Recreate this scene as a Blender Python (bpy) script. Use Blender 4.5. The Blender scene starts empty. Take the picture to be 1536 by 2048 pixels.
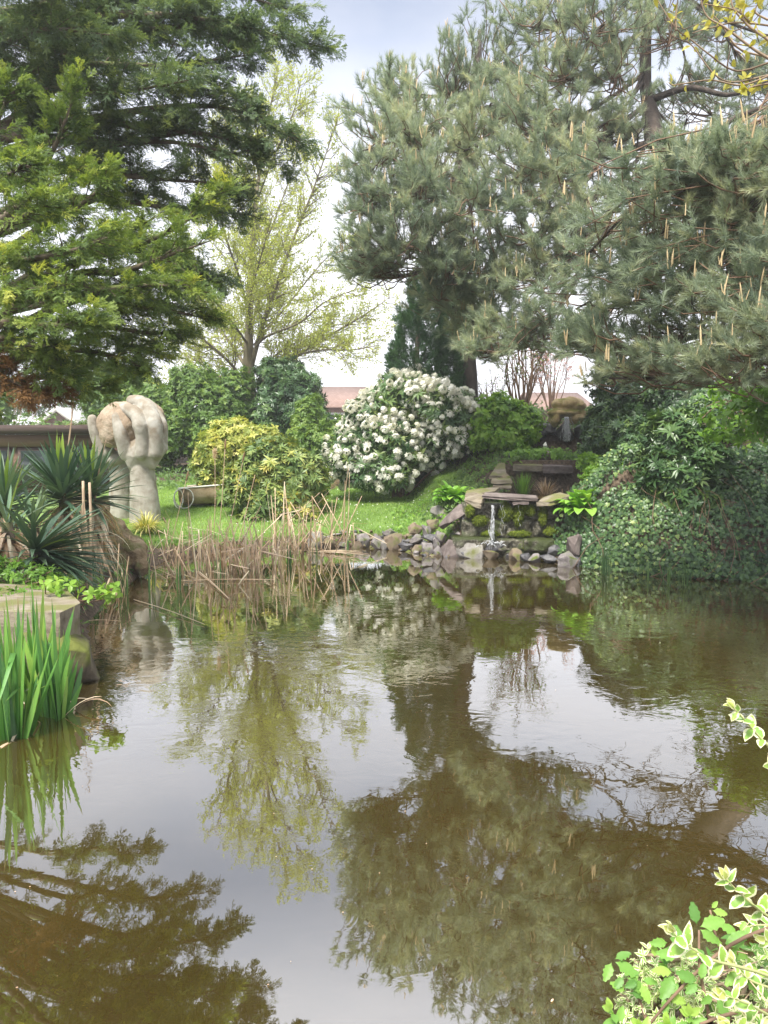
import bpy, bmesh, math, random
import numpy as np
from mathutils import Vector, Matrix, noise as mnoise

# ------------------------------------------------------------------ camera, sky, sun, exposure
sc = bpy.context.scene
COL = sc.collection
CAM_H, PITCH, FPX = 1.9, math.radians(5.35), 1538.0
cam_d = bpy.data.cameras.new('camera'); cam = bpy.data.objects.new('camera', cam_d); COL.objects.link(cam)
cam.location = (0, 0, CAM_H); cam.rotation_euler = (math.pi/2 - PITCH, 0, 0)
cam_d.sensor_fit = 'VERTICAL'; cam_d.sensor_height = 24.0; cam_d.lens = 12.0/(1024/FPX)
cam_d.clip_end = 2000; cam_d.clip_start = 0.05
sc.camera = cam
SUN_EL, SUN_AZ = math.radians(57), math.radians(205)      # azimuth clockwise from +Y: from behind the camera, a little to the left
w = bpy.data.worlds.new('World'); sc.world = w; w.use_nodes = True
nt = w.node_tree; nt.nodes.clear()
def N(t, ty, **k):
    n = t.nodes.new(ty)
    for a, b in k.items():
        if a.startswith('i_'): n.inputs[a[2:].replace('_', ' ')].default_value = b
        else: setattr(n, a, b)
    return n
def ramp(t, stops, interp='LINEAR'):
    r = t.nodes.new('ShaderNodeValToRGB'); e = r.color_ramp; e.interpolation = interp
    while len(e.elements) < len(stops): e.elements.new(0.5)
    for el, (p, c) in zip(e.elements, stops):
        el.position = p; el.color = (*c, 1) if len(c) == 3 else c
    return r
sky = N(nt, 'ShaderNodeTexSky', sky_type='NISHITA', sun_disc=False, sun_elevation=SUN_EL, sun_rotation=SUN_AZ)
tc = N(nt, 'ShaderNodeTexCoord'); mp = N(nt, 'ShaderNodeMapping'); mp.inputs['Scale'].default_value = (1.6, 1.6, 3.5)
mp.inputs['Location'].default_value = (0.3, 1.2, 0.4)
nz = N(nt, 'ShaderNodeTexNoise'); nz.inputs['Scale'].default_value = 1.5; nz.inputs['Detail'].default_value = 5; nz.inputs['Roughness'].default_value = .55
nt.links.new(tc.outputs['Generated'], mp.inputs[0]); nt.links.new(mp.outputs[0], nz.inputs['Vector'])
cr = ramp(nt, [(.36, (.45,)*3), (.60, (.97,)*3)])
nt.links.new(nz.outputs['Fac'], cr.inputs[0])
mixc = N(nt, 'ShaderNodeMix', data_type='RGBA'); nt.links.new(cr.outputs[0], mixc.inputs['Factor'])
nt.links.new(sky.outputs[0], mixc.inputs[6]); mixc.inputs[7].default_value = (3.9, 4.15, 4.9, 1)
sep = N(nt, 'ShaderNodeSeparateXYZ'); nt.links.new(tc.outputs['Generated'], sep.inputs[0])
hz = ramp(nt, [(.0, (1, 1, 1)), (.20, (.85,)*3), (.47, (0, 0, 0)), (.51, (0, 0, 0)), (.66, (.7,)*3), (.82, (1.,)*3)])     # thin cloud brightens to white low over the horizon
nt.links.new(sep.outputs['Z'], hz.inputs[0])
mixh = N(nt, 'ShaderNodeMix', data_type='RGBA'); nt.links.new(hz.outputs[0], mixh.inputs['Factor'])
nt.links.new(mixc.outputs[2], mixh.inputs[6]); mixh.inputs[7].default_value = (9.6, 9.7, 10.3, 1)
bg = N(nt, 'ShaderNodeBackground'); bg.inputs['Strength'].default_value = 0.088
nt.links.new(mixh.outputs[2], bg.inputs[0])
wo = N(nt, 'ShaderNodeOutputWorld'); nt.links.new(bg.outputs[0], wo.inputs[0])
sun_d = bpy.data.lights.new('sun', 'SUN'); sun_d.energy = 3.2; sun_d.angle = math.radians(14); sun_d.color = (1, .95, .86)
sun = bpy.data.objects.new('sun', sun_d); COL.objects.link(sun)
sv = Vector((math.sin(SUN_AZ)*math.cos(SUN_EL), math.cos(SUN_AZ)*math.cos(SUN_EL), math.sin(SUN_EL)))
sun.rotation_euler = sv.to_track_quat('Z', 'Y').to_euler(); sun.location = (-8, -8, 20)
sc.view_settings.view_transform = 'Standard'; sc.view_settings.look = 'None'
sc.view_settings.exposure = 1.2; sc.view_settings.gamma = 1
sc.render.engine = 'CYCLES'
cy = sc.cycles
cy.max_bounces = 6; cy.diffuse_bounces = 4; cy.glossy_bounces = 3; cy.transmission_bounces = 3; cy.transparent_max_bounces = 4
cy.caustics_reflective = False; cy.caustics_refractive = False; cy.use_denoising = True

# ------------------------------------------------------------------ helpers
PI = math.pi
def at(px, py, D):
    "world point seen at photo pixel (1536x2048) at distance D along +Y"
    xc, yc = (px-768)/FPX, -(py-1024)/FPX
    y = math.cos(PITCH) + yc*math.sin(PITCH); z = yc*math.cos(PITCH) - math.sin(PITCH)
    return np.array([xc*D/y, D, CAM_H + z*D/y])
def nrm(a):
    a = np.asarray(a, float); return a/np.maximum(np.linalg.norm(a, axis=-1, keepdims=True), 1e-9)
def smooth(a, b, x):
    t = np.clip((np.asarray(x, float)-a)/(b-a), 0, 1); return t*t*(3-2*t)
def orient(d, n):
    "(k,3) directions and normal hints -> (k,3,3); local x = side, y = along, z = normal"
    d = nrm(d); s = nrm(np.cross(d, n)); n2 = np.cross(s, d)
    return np.stack([s, d, n2], axis=-1)
class B:
    "collects geometry; build() links it as ONE mesh object"
    def __init__(self): self.V = []; self.F3 = []; self.F4 = []; self.T = []; self.E = []; self.M3 = []; self.M4 = []; self.n = 0
    def add(self, V, F, tint=0.5, edge=0.0, mat=0):
        V = np.asarray(V, float).reshape(-1, 3); k = len(V)
        self.V.append(V); self.T.append(np.broadcast_to(np.asarray(tint, float), (k,))); self.E.append(np.broadcast_to(np.asarray(edge, float), (k,)))
        for f in (F if isinstance(F, tuple) else (F,)):
            f = np.asarray(f, int)
            if f.size == 0: continue
            (self.F3 if f.shape[1] == 3 else self.F4).append(f+self.n)
            (self.M3 if f.shape[1] == 3 else self.M4).append(np.full(len(f), mat))
        self.n += k
    def scatter(self, tpl, pos, R, scale, tint, mat=0):
        TV, TF, TE = tpl; n, k = len(pos), len(TV)
        if n == 0: return
        sc_ = np.asarray(scale, float)
        if sc_.ndim == 1: sc_ = sc_[:, None]
        loc = TV[None]*sc_[:, None, :]
        V = pos[:, None, :] + np.einsum('nij,nkj->nki', R, loc)
        off = (np.arange(n)*k)[:, None, None]
        fs = tuple((f[None]+off).reshape(-1, f.shape[1]) for f in (TF if isinstance(TF, tuple) else (TF,)))
        self.add(V.reshape(-1, 3), fs, np.repeat(np.asarray(tint, float), k), np.tile(TE, n), mat)
    def tube(self, P, r, k=6, tint=0.5, cap=True, mat=0):
        P = np.asarray(P, float); m = len(P); r = np.broadcast_to(np.asarray(r, float), (m,))
        T = nrm(np.gradient(P, axis=0)); up = np.array([0, 0, 1.]) if abs(T[0, 2]) < .9 else np.array([1., 0, 0])
        a = nrm(np.cross(T, up)); b = np.cross(T, a)
        an = np.arange(k)*2*PI/k
        V = P[:, None] + r[:, None, None]*(np.cos(an)[None, :, None]*a[:, None]+np.sin(an)[None, :, None]*b[:, None])
        i = np.arange(m-1)[:, None]*k; j = np.arange(k)[None]; j2 = (j+1) % k
        F = np.stack([i+j, i+j2, i+k+j2, i+k+j], -1).reshape(-1, 4)
        fs = (F,)
        V = V.reshape(-1, 3)
        if cap:
            V = np.vstack([V, P[:1], P[-1:]]); c0, c1 = m*k, m*k+1; q = np.arange(k); q2 = (q+1) % k
            fs = (F, np.stack([np.full(k, c0), q2, q], -1), np.stack([np.full(k, c1), (m-1)*k+q, (m-1)*k+q2], -1))
        self.add(V, fs, tint, 0, mat)
    def box(self, c, s, rz=0, tint=.5, mat=0, tilt=(0, 0)):
        c = np.asarray(c, float); h = np.asarray(s, float)/2
        V = np.array([[x, y, z] for x in (-1, 1) for y in (-1, 1) for z in (-1, 1)])*h
        R = np.array((Matrix.Rotation(rz, 3, 'Z') @ Matrix.Rotation(tilt[0], 3, 'X') @ Matrix.Rotation(tilt[1], 3, 'Y')))
        F = np.array([[0, 1, 3, 2], [4, 6, 7, 5], [0, 4, 5, 1], [2, 3, 7, 6], [0, 2, 6, 4], [1, 5, 7, 3]])
        self.add(V @ R.T + c, F, tint, 0, mat)
    def strap(self, base, d, L, W, droop=.3, n=6, tint=.5, fold=.25, tipw=.0, widest=.35, twist=0, side=None, mat=0, kink=None):
        "a sword leaf or reed blade: folded strip that bends under its weight"
        base = np.asarray(base, float); d = nrm(d); P = [base]; step = L/n; dd = d.copy()
        for i in range(n):
            dd = nrm(dd + np.array([0, 0, -droop/n*(0.3+1.4*i/n)]))
            if kink and i == kink[0]: dd = nrm(np.asarray(kink[1], float))
            P.append(P[-1]+dd*step)
        P = np.array(P); T = nrm(np.gradient(P, axis=0))
        if side is None:
            side = np.cross(T[0], [0, 0, 1.])
            if np.linalg.norm(side) < .15: side = np.array([math.cos(twist), math.sin(twist), 0])
        s = nrm(np.asarray(side, float) - np.sum(np.asarray(side)*T, 1, keepdims=True)*T); up = np.cross(s, T)
        t = np.linspace(0, 1, n+1)
        wv = W*.5*np.where(t < widest, .55+.45*np.sin(t/widest*PI/2), np.maximum(tipw, np.cos((t-widest)/(1-widest)*PI/2)**.75))
        A = P - s*wv[:, None] + up*(fold*wv)[:, None]; C = P + s*wv[:, None] + up*(fold*wv)[:, None]
        V = np.stack([A, P, C], 1).reshape(-1, 3)
        i = np.arange(n)[:, None]*3; F = np.concatenate([np.stack([i, i+1, i+4, i+3], -1), np.stack([i+1, i+2, i+5, i+4], -1)]).reshape(-1, 4)
        self.add(V, F, np.repeat(np.clip(tint+0*t, 0, 1), 3), np.repeat(t, 3), mat)
    def mesh(self, name, smooth=False):
        V = np.vstack(self.V); me = bpy.data.meshes.new(name)
        F3 = np.vstack(self.F3) if self.F3 else np.zeros((0, 3), int); F4 = np.vstack(self.F4) if self.F4 else np.zeros((0, 4), int)
        me.vertices.add(len(V)); me.loops.add(F3.size+F4.size); me.polygons.add(len(F3)+len(F4))
        me.vertices.foreach_set('co', V.astype(np.float32).ravel())
        me.loops.foreach_set('vertex_index', np.concatenate([F3.ravel(), F4.ravel()]).astype(np.int32))
        ls = np.concatenate([np.arange(len(F3))*3, F3.size+np.arange(len(F4))*4]).astype(np.int32)
        me.polygons.foreach_set('loop_start', ls)
        mi = np.concatenate(self.M3+self.M4).astype(np.int32)
        if mi.any(): me.polygons.foreach_set('material_index', mi)
        if smooth: me.polygons.foreach_set('use_smooth', np.ones(len(ls), bool))
        a = me.attributes.new('tint', 'FLOAT', 'POINT'); a.data.foreach_set('value', np.concatenate(self.T).astype(np.float32))
        e = me.attributes.new('edge', 'FLOAT', 'POINT'); e.data.foreach_set('value', np.concatenate(self.E).astype(np.float32))
        me.update(calc_edges=True); return me
    def build(self, name, mat, parent=None, smooth=False):
        if parent is not None:
            o = ORG[parent.name]; self.V = [v-o for v in self.V]
        me = self.mesh(name, smooth)
        for m in (mat if isinstance(mat, (list, tuple)) else [mat]): me.materials.append(m)
        return link(name, me, parent)
ORG = {}
def link(name, me, parent=None):
    ob = bpy.data.objects.new(name, me); COL.objects.link(ob)
    if parent is not None: ob.parent = parent; ORG[ob.name] = ORG[parent.name]
    else: ORG[ob.name] = np.zeros(3)
    return ob
def tag(o, label, cat, group=None):
    o['label'] = label; o['category'] = cat
    if group: o['group'] = group
    return o
def thing(name, label, cat, loc=(0, 0, 0), group=None):
    o = bpy.data.objects.new(name, None); COL.objects.link(o); o.location = [float(v) for v in loc]; o.empty_display_size = .1
    ORG[o.name] = np.array(loc, float); return tag(o, label, cat, group)
def setting(o, kind='structure'): o['kind'] = kind; return o
def rg(seed): return np.random.default_rng(seed)
def catmull(P, n):
    P = np.asarray(P, float)
    if len(P) < 3: return P[0]+np.linspace(0, 1, n)[:, None]*(P[-1]-P[0])
    Q = np.vstack([2*P[0]-P[1], P, 2*P[-1]-P[-2]]); u = np.linspace(0, len(P)-1-1e-6, n); i = u.astype(int); t = (u-i)[:, None]
    a, b, c, d = Q[i], Q[i+1], Q[i+2], Q[i+3]
    return .5*(2*b+(c-a)*t+(2*a-5*b+4*c-d)*t*t+(3*b-a-3*c+d)*t**3)

# ------------------------------------------------------------------ materials
MATS = {}
def mat(name):
    m = bpy.data.materials.new(name); m.use_nodes = True; t = m.node_tree; t.nodes.clear(); MATS[name] = m
    return m, t, N(t, 'ShaderNodeOutputMaterial')
def leaf_mat(name, stops, trans=.3, rough=.5, spec=.35, tmul=(1.25, 1.2, .6), gain=1.15):
    m, t, out = mat(name)
    stops = [(p_, tuple(min(.9, v*gain) for v in c_)) for p_, c_ in stops]
    a = N(t, 'ShaderNodeAttribute', attribute_name='tint'); r = ramp(t, stops); t.links.new(a.outputs['Fac'], r.inputs[0])
    p = N(t, 'ShaderNodeBsdfPrincipled'); p.inputs['Roughness'].default_value = rough; p.inputs['Specular IOR Level'].default_value = spec
    t.links.new(r.outputs[0], p.inputs['Base Color'])
    mu = N(t, 'ShaderNodeMix', data_type='RGBA', blend_type='MULTIPLY'); mu.inputs['Factor'].default_value = 1
    t.links.new(r.outputs[0], mu.inputs[6]); mu.inputs[7].default_value = (*tmul, 1)
    tr = N(t, 'ShaderNodeBsdfTranslucent'); t.links.new(mu.outputs[2], tr.inputs[0])
    mx = N(t, 'ShaderNodeMixShader'); mx.inputs[0].default_value = trans
    t.links.new(p.outputs[0], mx.inputs[1]); t.links.new(tr.outputs[0], mx.inputs[2]); t.links.new(mx.outputs[0], out.inputs[0])
    return m
def solid_mat(name, stops, scale=4, detail=6, rough=.85, bump=.4, bscale=18, stretch=(1, 1, 1), spec=.25, moss=None, moss_amt=.5, dist=.02):
    "stone, bark, soil, wood: noise-driven colours in object space with a bump; optional moss patches on upward faces"
    m, t, out = mat(name); L = t.links.new
    tc = N(t, 'ShaderNodeTexCoord'); mp = N(t, 'ShaderNodeMapping'); mp.inputs['Scale'].default_value = stretch; L(tc.outputs['Object'], mp.inputs[0])
    n1 = N(t, 'ShaderNodeTexNoise'); n1.inputs['Scale'].default_value = scale; n1.inputs['Detail'].default_value = detail; n1.inputs['Roughness'].default_value = .65; L(mp.outputs[0], n1.inputs['Vector'])
    r = ramp(t, stops); L(n1.outputs['Fac'], r.inputs[0]); col = r.outputs[0]
    p = N(t, 'ShaderNodeBsdfPrincipled'); p.inputs['Roughness'].default_value = rough; p.inputs['Specular IOR Level'].default_value = spec
    if moss:
        n3 = N(t, 'ShaderNodeTexNoise'); n3.inputs['Scale'].default_value = 3.1; n3.inputs['Detail'].default_value = 7; L(tc.outputs['Object'], n3.inputs['Vector'])
        g = N(t, 'ShaderNodeNewGeometry'); sp = N(t, 'ShaderNodeSeparateXYZ'); L(g.outputs['Normal'], sp.inputs[0])
        ma = N(t, 'ShaderNodeMath', operation='MULTIPLY_ADD'); L(sp.outputs['Z'], ma.inputs[0]); ma.inputs[1].default_value = .16; L(n3.outputs['Fac'], ma.inputs[2])
        rr = ramp(t, [(.62-.25*moss_amt, (0, 0, 0)), (.74-.25*moss_amt, (1, 1, 1))]); L(ma.outputs[0], rr.inputs[0])
        mx = N(t, 'ShaderNodeMix', data_type='RGBA'); L(rr.outputs[0], mx.inputs['Factor']); L(col, mx.inputs[6]); mx.inputs[7].default_value = (*moss, 1); col = mx.outputs[2]
    L(col, p.inputs['Base Color'])
    n2 = N(t, 'ShaderNodeTexNoise'); n2.inputs['Scale'].default_value = bscale; n2.inputs['Detail'].default_value = 8; n2.inputs['Roughness'].default_value = .7; L(mp.outputs[0], n2.inputs['Vector'])
    b = N(t, 'ShaderNodeBump'); b.inputs['Strength'].default_value = bump; b.inputs['Distance'].default_value = dist; L(n2.outputs['Fac'], b.inputs['Height']); L(b.outputs[0], p.inputs['Normal'])
    L(p.outputs[0], out.inputs[0]); return m
def plain_mat(name, col, rough=.6, spec=.3, metal=0):
    return solid_mat(name, [(.3, tuple(c*.82 for c in col)), (.7, tuple(min(1, c*1.12) for c in col))], scale=6, rough=rough, bump=.12, bscale=40, spec=spec)

M_pine = leaf_mat('pine_needle_mat', [(0, (.15, .20, .155)), (.5, (.30, .365, .26)), (1, (.48, .50, .33))], .4, .5, .3, (1.1, 1.1, .8))
M_candle = leaf_mat('pine_candle_mat', [(0, (.38, .29, .16)), (1, (.56, .45, .27))], .15, .6, .2)
M_cyp = leaf_mat('golden_cypress_mat', [(0, (.06, .105, .04)), (.42, (.135, .21, .06)), (.75, (.27, .35, .08)), (1, (.47, .50, .13))], .4, .5, .3)
M_cypd = leaf_mat('dark_cypress_mat', [(0, (.058, .098, .06)), (.6, (.125, .19, .095)), (1, (.26, .32, .11))], .42, .5, .3)
M_dead = leaf_mat('dead_spray_mat', [(0, (.13, .075, .035)), (1, (.28, .16, .07))], .15, .8, .1)
M_pale = leaf_mat('pale_leaf_mat', [(0, (.25, .31, .07)), (.5, (.38, .44, .10)), (1, (.52, .55, .16))], .45, .5, .3)
M_laurel = leaf_mat('laurel_leaf_mat', [(0, (.025, .06, .025)), (.6, (.06, .125, .04)), (1, (.14, .22, .055))], .18, .35, .5)
M_hedge = leaf_mat('hedge_leaf_mat', [(0, (.06, .12, .03)), (.6, (.12, .21, .04)), (1, (.22, .31, .06))], .3, .45, .4)
M_yellow = leaf_mat('yellow_leaf_mat', [(0, (.12, .18, .04)), (.4, (.26, .32, .07)), (.75, (.47, .48, .12)), (1, (.66, .62, .24))], .3, .45, .4)
M_rhodo = leaf_mat('rhododendron_leaf_mat', [(0, (.07, .13, .04)), (.5, (.17, .25, .07)), (.8, (.32, .37, .10)), (1, (.48, .43, .10))], .22, .4, .45)
M_rhodw = leaf_mat('rhododendron_dark_leaf_mat', [(0, (.04, .09, .035)), (.6, (.10, .18, .06)), (1, (.24, .31, .09))], .2, .4, .45)
M_white = leaf_mat('white_petal_mat', [(0, (.86, .81, .66)), (.5, (.90, .87, .76)), (1, (.88, .81, .72))], .42, .5, .2, (1, .97, .85))
M_ivy = leaf_mat('ivy_leaf_mat', [(0, (.025, .06, .024)), (.45, (.075, .15, .05)), (.8, (.16, .26, .075)), (1, (.32, .40, .12))], .22, .38, .5)
M_fresh = leaf_mat('fresh_leaf_mat', [(0, (.09, .19, .03)), (.5, (.16, .31, .04)), (1, (.28, .44, .07))], .38, .42, .4)
M_hosta = leaf_mat('hosta_leaf_mat', [(0, (.09, .22, .03)), (.6, (.19, .40, .045)), (1, (.33, .55, .09))], .32, .42, .4)
M_yucca = leaf_mat('yucca_leaf_mat', [(0, (.045, .10, .06)), (.55, (.11, .19, .115)), (.85, (.22, .30, .17)), (1, (.34, .48, .08))], .15, .4, .4)
M_straw = leaf_mat('straw_mat', [(0, (.34, .23, .15)), (.5, (.66, .50, .36)), (1, (.84, .71, .56))], .2, .7, .2)
M_reedg = leaf_mat('green_reed_mat', [(0, (.06, .13, .05)), (1, (.16, .27, .09))], .3, .5, .3)
M_grass = leaf_mat('grass_mat', [(0, (.16, .25, .055)), (.6, (.27, .43, .10)), (1, (.44, .53, .18))], .35, .55, .2)
M_bud = leaf_mat('bud_leaf_mat', [(0, (.34, .34, .07)), (1, (.52, .48, .12))], .4, .5, .3)
M_stripe = leaf_mat('striped_grass_mat', [(0, (.16, .24, .05)), (.5, (.48, .46, .14)), (1, (.74, .68, .28))], .25, .5, .3)
M_bramble = leaf_mat('bramble_leaf_mat', [(0, (.10, .23, .05)), (.6, (.19, .37, .07)), (1, (.34, .50, .10))], .35, .45, .4)
M_column = leaf_mat('column_conifer_mat', [(0, (.025, .065, .03)), (.6, (.05, .115, .045)), (1, (.085, .17, .06))], .18, .6, .25)
M_moss = leaf_mat('moss_mat', [(0, (.05, .075, .012)), (.6, (.12, .16, .02)), (1, (.22, .26, .04))], .15, .9, .1)
M_pink = leaf_mat('pink_blossom_mat', [(0, (.40, .20, .20)), (1, (.60, .38, .37))], .35, .5, .2)
M_seed = leaf_mat('seed_fluff_mat', [(0, (.30, .19, .11)), (.5, (.50, .38, .27)), (1, (.70, .60, .48))], .25, .9, .1)

# iris blade: bluish base, fresh green middle, fine parallel veins, browned tip
m, t, out = mat('iris_blade_mat'); L = t.links.new
a = N(t, 'ShaderNodeAttribute', attribute_name='edge'); tn = N(t, 'ShaderNodeAttribute', attribute_name='tint'); tc = N(t, 'ShaderNodeTexCoord'); mp = N(t, 'ShaderNodeMapping'); mp.inputs['Scale'].default_value = (260, 260, 3); L(tc.outputs['Object'], mp.inputs[0])
n1 = N(t, 'ShaderNodeTexNoise'); n1.inputs['Scale'].default_value = 1; n1.inputs['Detail'].default_value = 2; L(mp.outputs[0], n1.inputs['Vector'])
g = ramp(t, [(0, (.08, .20, .07)), (.5, (.17, .40, .08)), (1, (.36, .56, .10))]); ad = N(t, 'ShaderNodeMath', operation='MULTIPLY_ADD'); L(n1.outputs['Fac'], ad.inputs[0]); ad.inputs[1].default_value = .8; sb_ = N(t, 'ShaderNodeMath', operation='SUBTRACT'); L(tn.outputs['Fac'], sb_.inputs[0]); sb_.inputs[1].default_value = .4; L(sb_.outputs[0], ad.inputs[2]); L(ad.outputs[0], g.inputs[0])
al = ramp(t, [(0, (.30, .36, .30)), (.16, (.62, .74, .66)), (.45, (1, 1, 1)), (1, (1, 1, 1))]); L(a.outputs['Fac'], al.inputs[0])
mx = N(t, 'ShaderNodeMix', data_type='RGBA', blend_type='MULTIPLY'); mx.inputs['Factor'].default_value = 1; L(g.outputs[0], mx.inputs[6]); L(al.outputs[0], mx.inputs[7])
at_ = N(t, 'ShaderNodeMath', operation='MULTIPLY_ADD'); L(tn.outputs['Fac'], at_.inputs[0]); at_.inputs[1].default_value = -.12; L(a.outputs['Fac'], at_.inputs[2]); tipf = ramp(t, [(.88, (0, 0, 0)), (.97, (1, 1, 1))]); L(at_.outputs[0], tipf.inputs[0])
m3 = N(t, 'ShaderNodeMix', data_type='RGBA'); L(tipf.outputs[0], m3.inputs['Factor']); L(mx.outputs[2], m3.inputs[6]); m3.inputs[7].default_value = (.30, .20, .09, 1)
p = N(t, 'ShaderNodeBsdfPrincipled'); p.inputs['Roughness'].default_value = .42; L(m3.outputs[2], p.inputs['Base Color']); tr = N(t, 'ShaderNodeBsdfTranslucent'); L(m3.outputs[2], tr.inputs[0]); ms = N(t, 'ShaderNodeMixShader'); ms.inputs[0].default_value = .32
L(p.outputs[0], ms.inputs[1]); L(tr.outputs[0], ms.inputs[2]); L(ms.outputs[0], out.inputs[0]); M_iris = m

BARK = [(.3, (.07, .055, .04)), (.55, (.16, .13, .095)), (.75, (.26, .22, .16))]
M_bark = solid_mat('bark_mat', BARK, 5, bump=.9, bscale=14, stretch=(1, 1, .25), moss=(.13, .16, .05), moss_amt=.25)
M_barkp = solid_mat('pale_bark_mat', [(.3, (.11, .095, .06)), (.6, (.21, .185, .115)), (.8, (.30, .27, .17))], 6, bump=.6, bscale=18, stretch=(1, 1, .3))
M_barkpine = solid_mat('pine_bark_mat', [(.3, (.03, .025, .022)), (.55, (.075, .06, .05)), (.75, (.15, .115, .09))], 6, bump=1, bscale=10, stretch=(1, 1, .35))
M_twig = solid_mat('twig_mat', [(.3, (.22, .16, .11)), (.7, (.40, .31, .22))], 8, bump=.3)
M_twigd = solid_mat('shrub_stem_mat', [(.3, (.12, .075, .05)), (.7, (.27, .18, .12))], 8, bump=.3)
M_log = solid_mat('weathered_log_mat', [(.3, (.07, .05, .03)), (.45, (.24, .175, .10)), (.58, (.38, .29, .18)), (.75, (.50, .42, .30))], 7, detail=9, bump=1, bscale=12, stretch=(.6, 1, 1), moss=(.17, .17, .06), moss_amt=.2, dist=.05)
M_statue = solid_mat('weathered_stone_mat', [(.28, (.165, .14, .105)), (.42, (.31, .285, .235)), (.55, (.42, .40, .345)), (.66, (.45, .44, .40)), (.78, (.56, .545, .485))], 2.9, detail=11, bump=.5, bscale=26, moss=(.26, .22, .165), moss_amt=.28, dist=.015)
M_ball = solid_mat('ball_stone_mat', [(.28, (.20, .145, .095)), (.5, (.36, .28, .20)), (.74, (.52, .44, .34))], 3.2, detail=9, bump=.9, bscale=22, dist=.03)
M_rock = solid_mat('grey_rock_mat', [(.3, (.13, .115, .115)), (.5, (.27, .245, .24)), (.72, (.42, .39, .38))], 7, bump=.7, bscale=22, moss=(.10, .13, .03), moss_amt=.1)
M_rockd = solid_mat('wet_dark_rock_mat', [(.3, (.035, .035, .04)), (.55, (.10, .098, .105)), (.75, (.22, .21, .22))], 7, rough=.4, bump=.6, bscale=20, spec=.5)
M_rockt = solid_mat('tan_rock_mat', [(.3, (.13, .10, .07)), (.5, (.24, .19, .135)), (.72, (.35, .29, .215))], 6, bump=.7, bscale=20, moss=(.13, .15, .04), moss_amt=.15)
M_rockp = solid_mat('pale_rock_mat', [(.3, (.19, .175, .16)), (.5, (.32, .305, .28)), (.75, (.46, .44, .41))], 6, bump=.7, bscale=20, moss=(.16, .17, .06), moss_amt=.1)
M_slab = solid_mat('purple_slab_mat', [(.3, (.08, .064, .058)), (.5, (.17, .14, .13)), (.72, (.27, .23, .21))], 5, bump=.5, bscale=24)
M_wall = solid_mat('mossy_wall_mat', [(.3, (.022, .021, .014)), (.44, (.08, .075, .05)), (.56, (.19, .175, .13)), (.68, (.44, .42, .36))], 24, detail=10, rough=.4, bump=1, bscale=16, spec=.5, moss=(.045, .06, .012), moss_amt=.55, dist=.04)  # palest stop paints wet glints into the stone colour as light specks
M_pad = solid_mat('sandstone_slab_mat', [(.3, (.12, .095, .065)), (.45, (.225, .19, .14)), (.58, (.31, .27, .205)), (.72, (.41, .37, .295))], 6, detail=10, bump=.8, bscale=18, stretch=(.5, 1.6, 1), moss=(.19, .19, .075), moss_amt=.08)
M_soil = solid_mat('soil_mat', [(.3, (.05, .035, .022)), (.7, (.14, .10, .065))], 5, bump=.8)
M_wood = solid_mat('shed_fascia_mat', [(.3, (.06, .043, .038)), (.7, (.13, .095, .085))], 5, stretch=(.15, 1, 3), bump=.3)
M_woodl = solid_mat('shed_board_mat', [(.3, (.10, .062, .042)), (.7, (.20, .13, .09))], 5, stretch=(.15, 1, 3), bump=.3)
M_boat = solid_mat('beige_hull_mat', [(.32, (.20, .14, .09)), (.5, (.40, .30, .20)), (.7, (.55, .44, .32))], 5, detail=9, rough=.5, bump=.3, bscale=12)
M_rim = plain_mat('white_rim_mat', (.66, .66, .60), .5)
M_brick = None

def brick_mat(name, c1, c2, mortar, scale):
    m, t, out = mat(name); L = t.links.new
    tc = N(t, 'ShaderNodeTexCoord'); mp = N(t, 'ShaderNodeMapping'); L(tc.outputs['Object'], mp.inputs[0]); mp.inputs['Rotation'].default_value = (PI/2, 0, 0)
    b = N(t, 'ShaderNodeTexBrick'); b.inputs['Scale'].default_value = scale; b.inputs['Color1'].default_value = (*c1, 1); b.inputs['Color2'].default_value = (*c2, 1); b.inputs['Mortar'].default_value = (*mortar, 1)
    L(mp.outputs[0], b.inputs['Vector']); p = N(t, 'ShaderNodeBsdfPrincipled'); p.inputs['Roughness'].default_value = .9; L(b.outputs[0], p.inputs['Base Color']); L(p.outputs[0], out.inputs[0]); return m
M_brick = brick_mat('brick_mat', (.27, .15, .11), (.34, .20, .15), (.40, .36, .32), 4)
M_roof = brick_mat('roof_tile_mat', (.25, .165, .135), (.31, .21, .175), (.15, .10, .085), 3)
M_roofg = brick_mat('grey_tile_mat', (.42, .42, .42), (.50, .50, .49), (.30, .30, .30), 3)
m, t, out = mat('glass_mat'); p = N(t, 'ShaderNodeBsdfPrincipled'); p.inputs['Base Color'].default_value = (.03, .04, .04, 1); p.inputs['Roughness'].default_value = .06; t.links.new(p.outputs[0], out.inputs[0]); M_glass = m

# variegated leaf: cream margin round a green middle
m, t, out = mat('variegated_leaf_mat'); L = t.links.new
a = N(t, 'ShaderNodeAttribute', attribute_name='edge'); tn = N(t, 'ShaderNodeAttribute', attribute_name='tint'); tc = N(t, 'ShaderNodeTexCoord')
n1 = N(t, 'ShaderNodeTexNoise'); n1.inputs['Scale'].default_value = 90; n1.inputs['Detail'].default_value = 3; L(tc.outputs['Object'], n1.inputs['Vector'])
ma = N(t, 'ShaderNodeMath', operation='MULTIPLY_ADD'); L(n1.outputs['Fac'], ma.inputs[0]); ma.inputs[1].default_value = .9; L(a.outputs['Fac'], ma.inputs[2])
r = ramp(t, [(.66, (0, 0, 0)), (.78, (1, 1, 1))]); L(ma.outputs[0], r.inputs[0])
g = ramp(t, [(0, (.17, .33, .07)), (.6, (.30, .50, .08)), (1, (.62, .68, .2))]); L(tn.outputs['Fac'], g.inputs[0])
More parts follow.
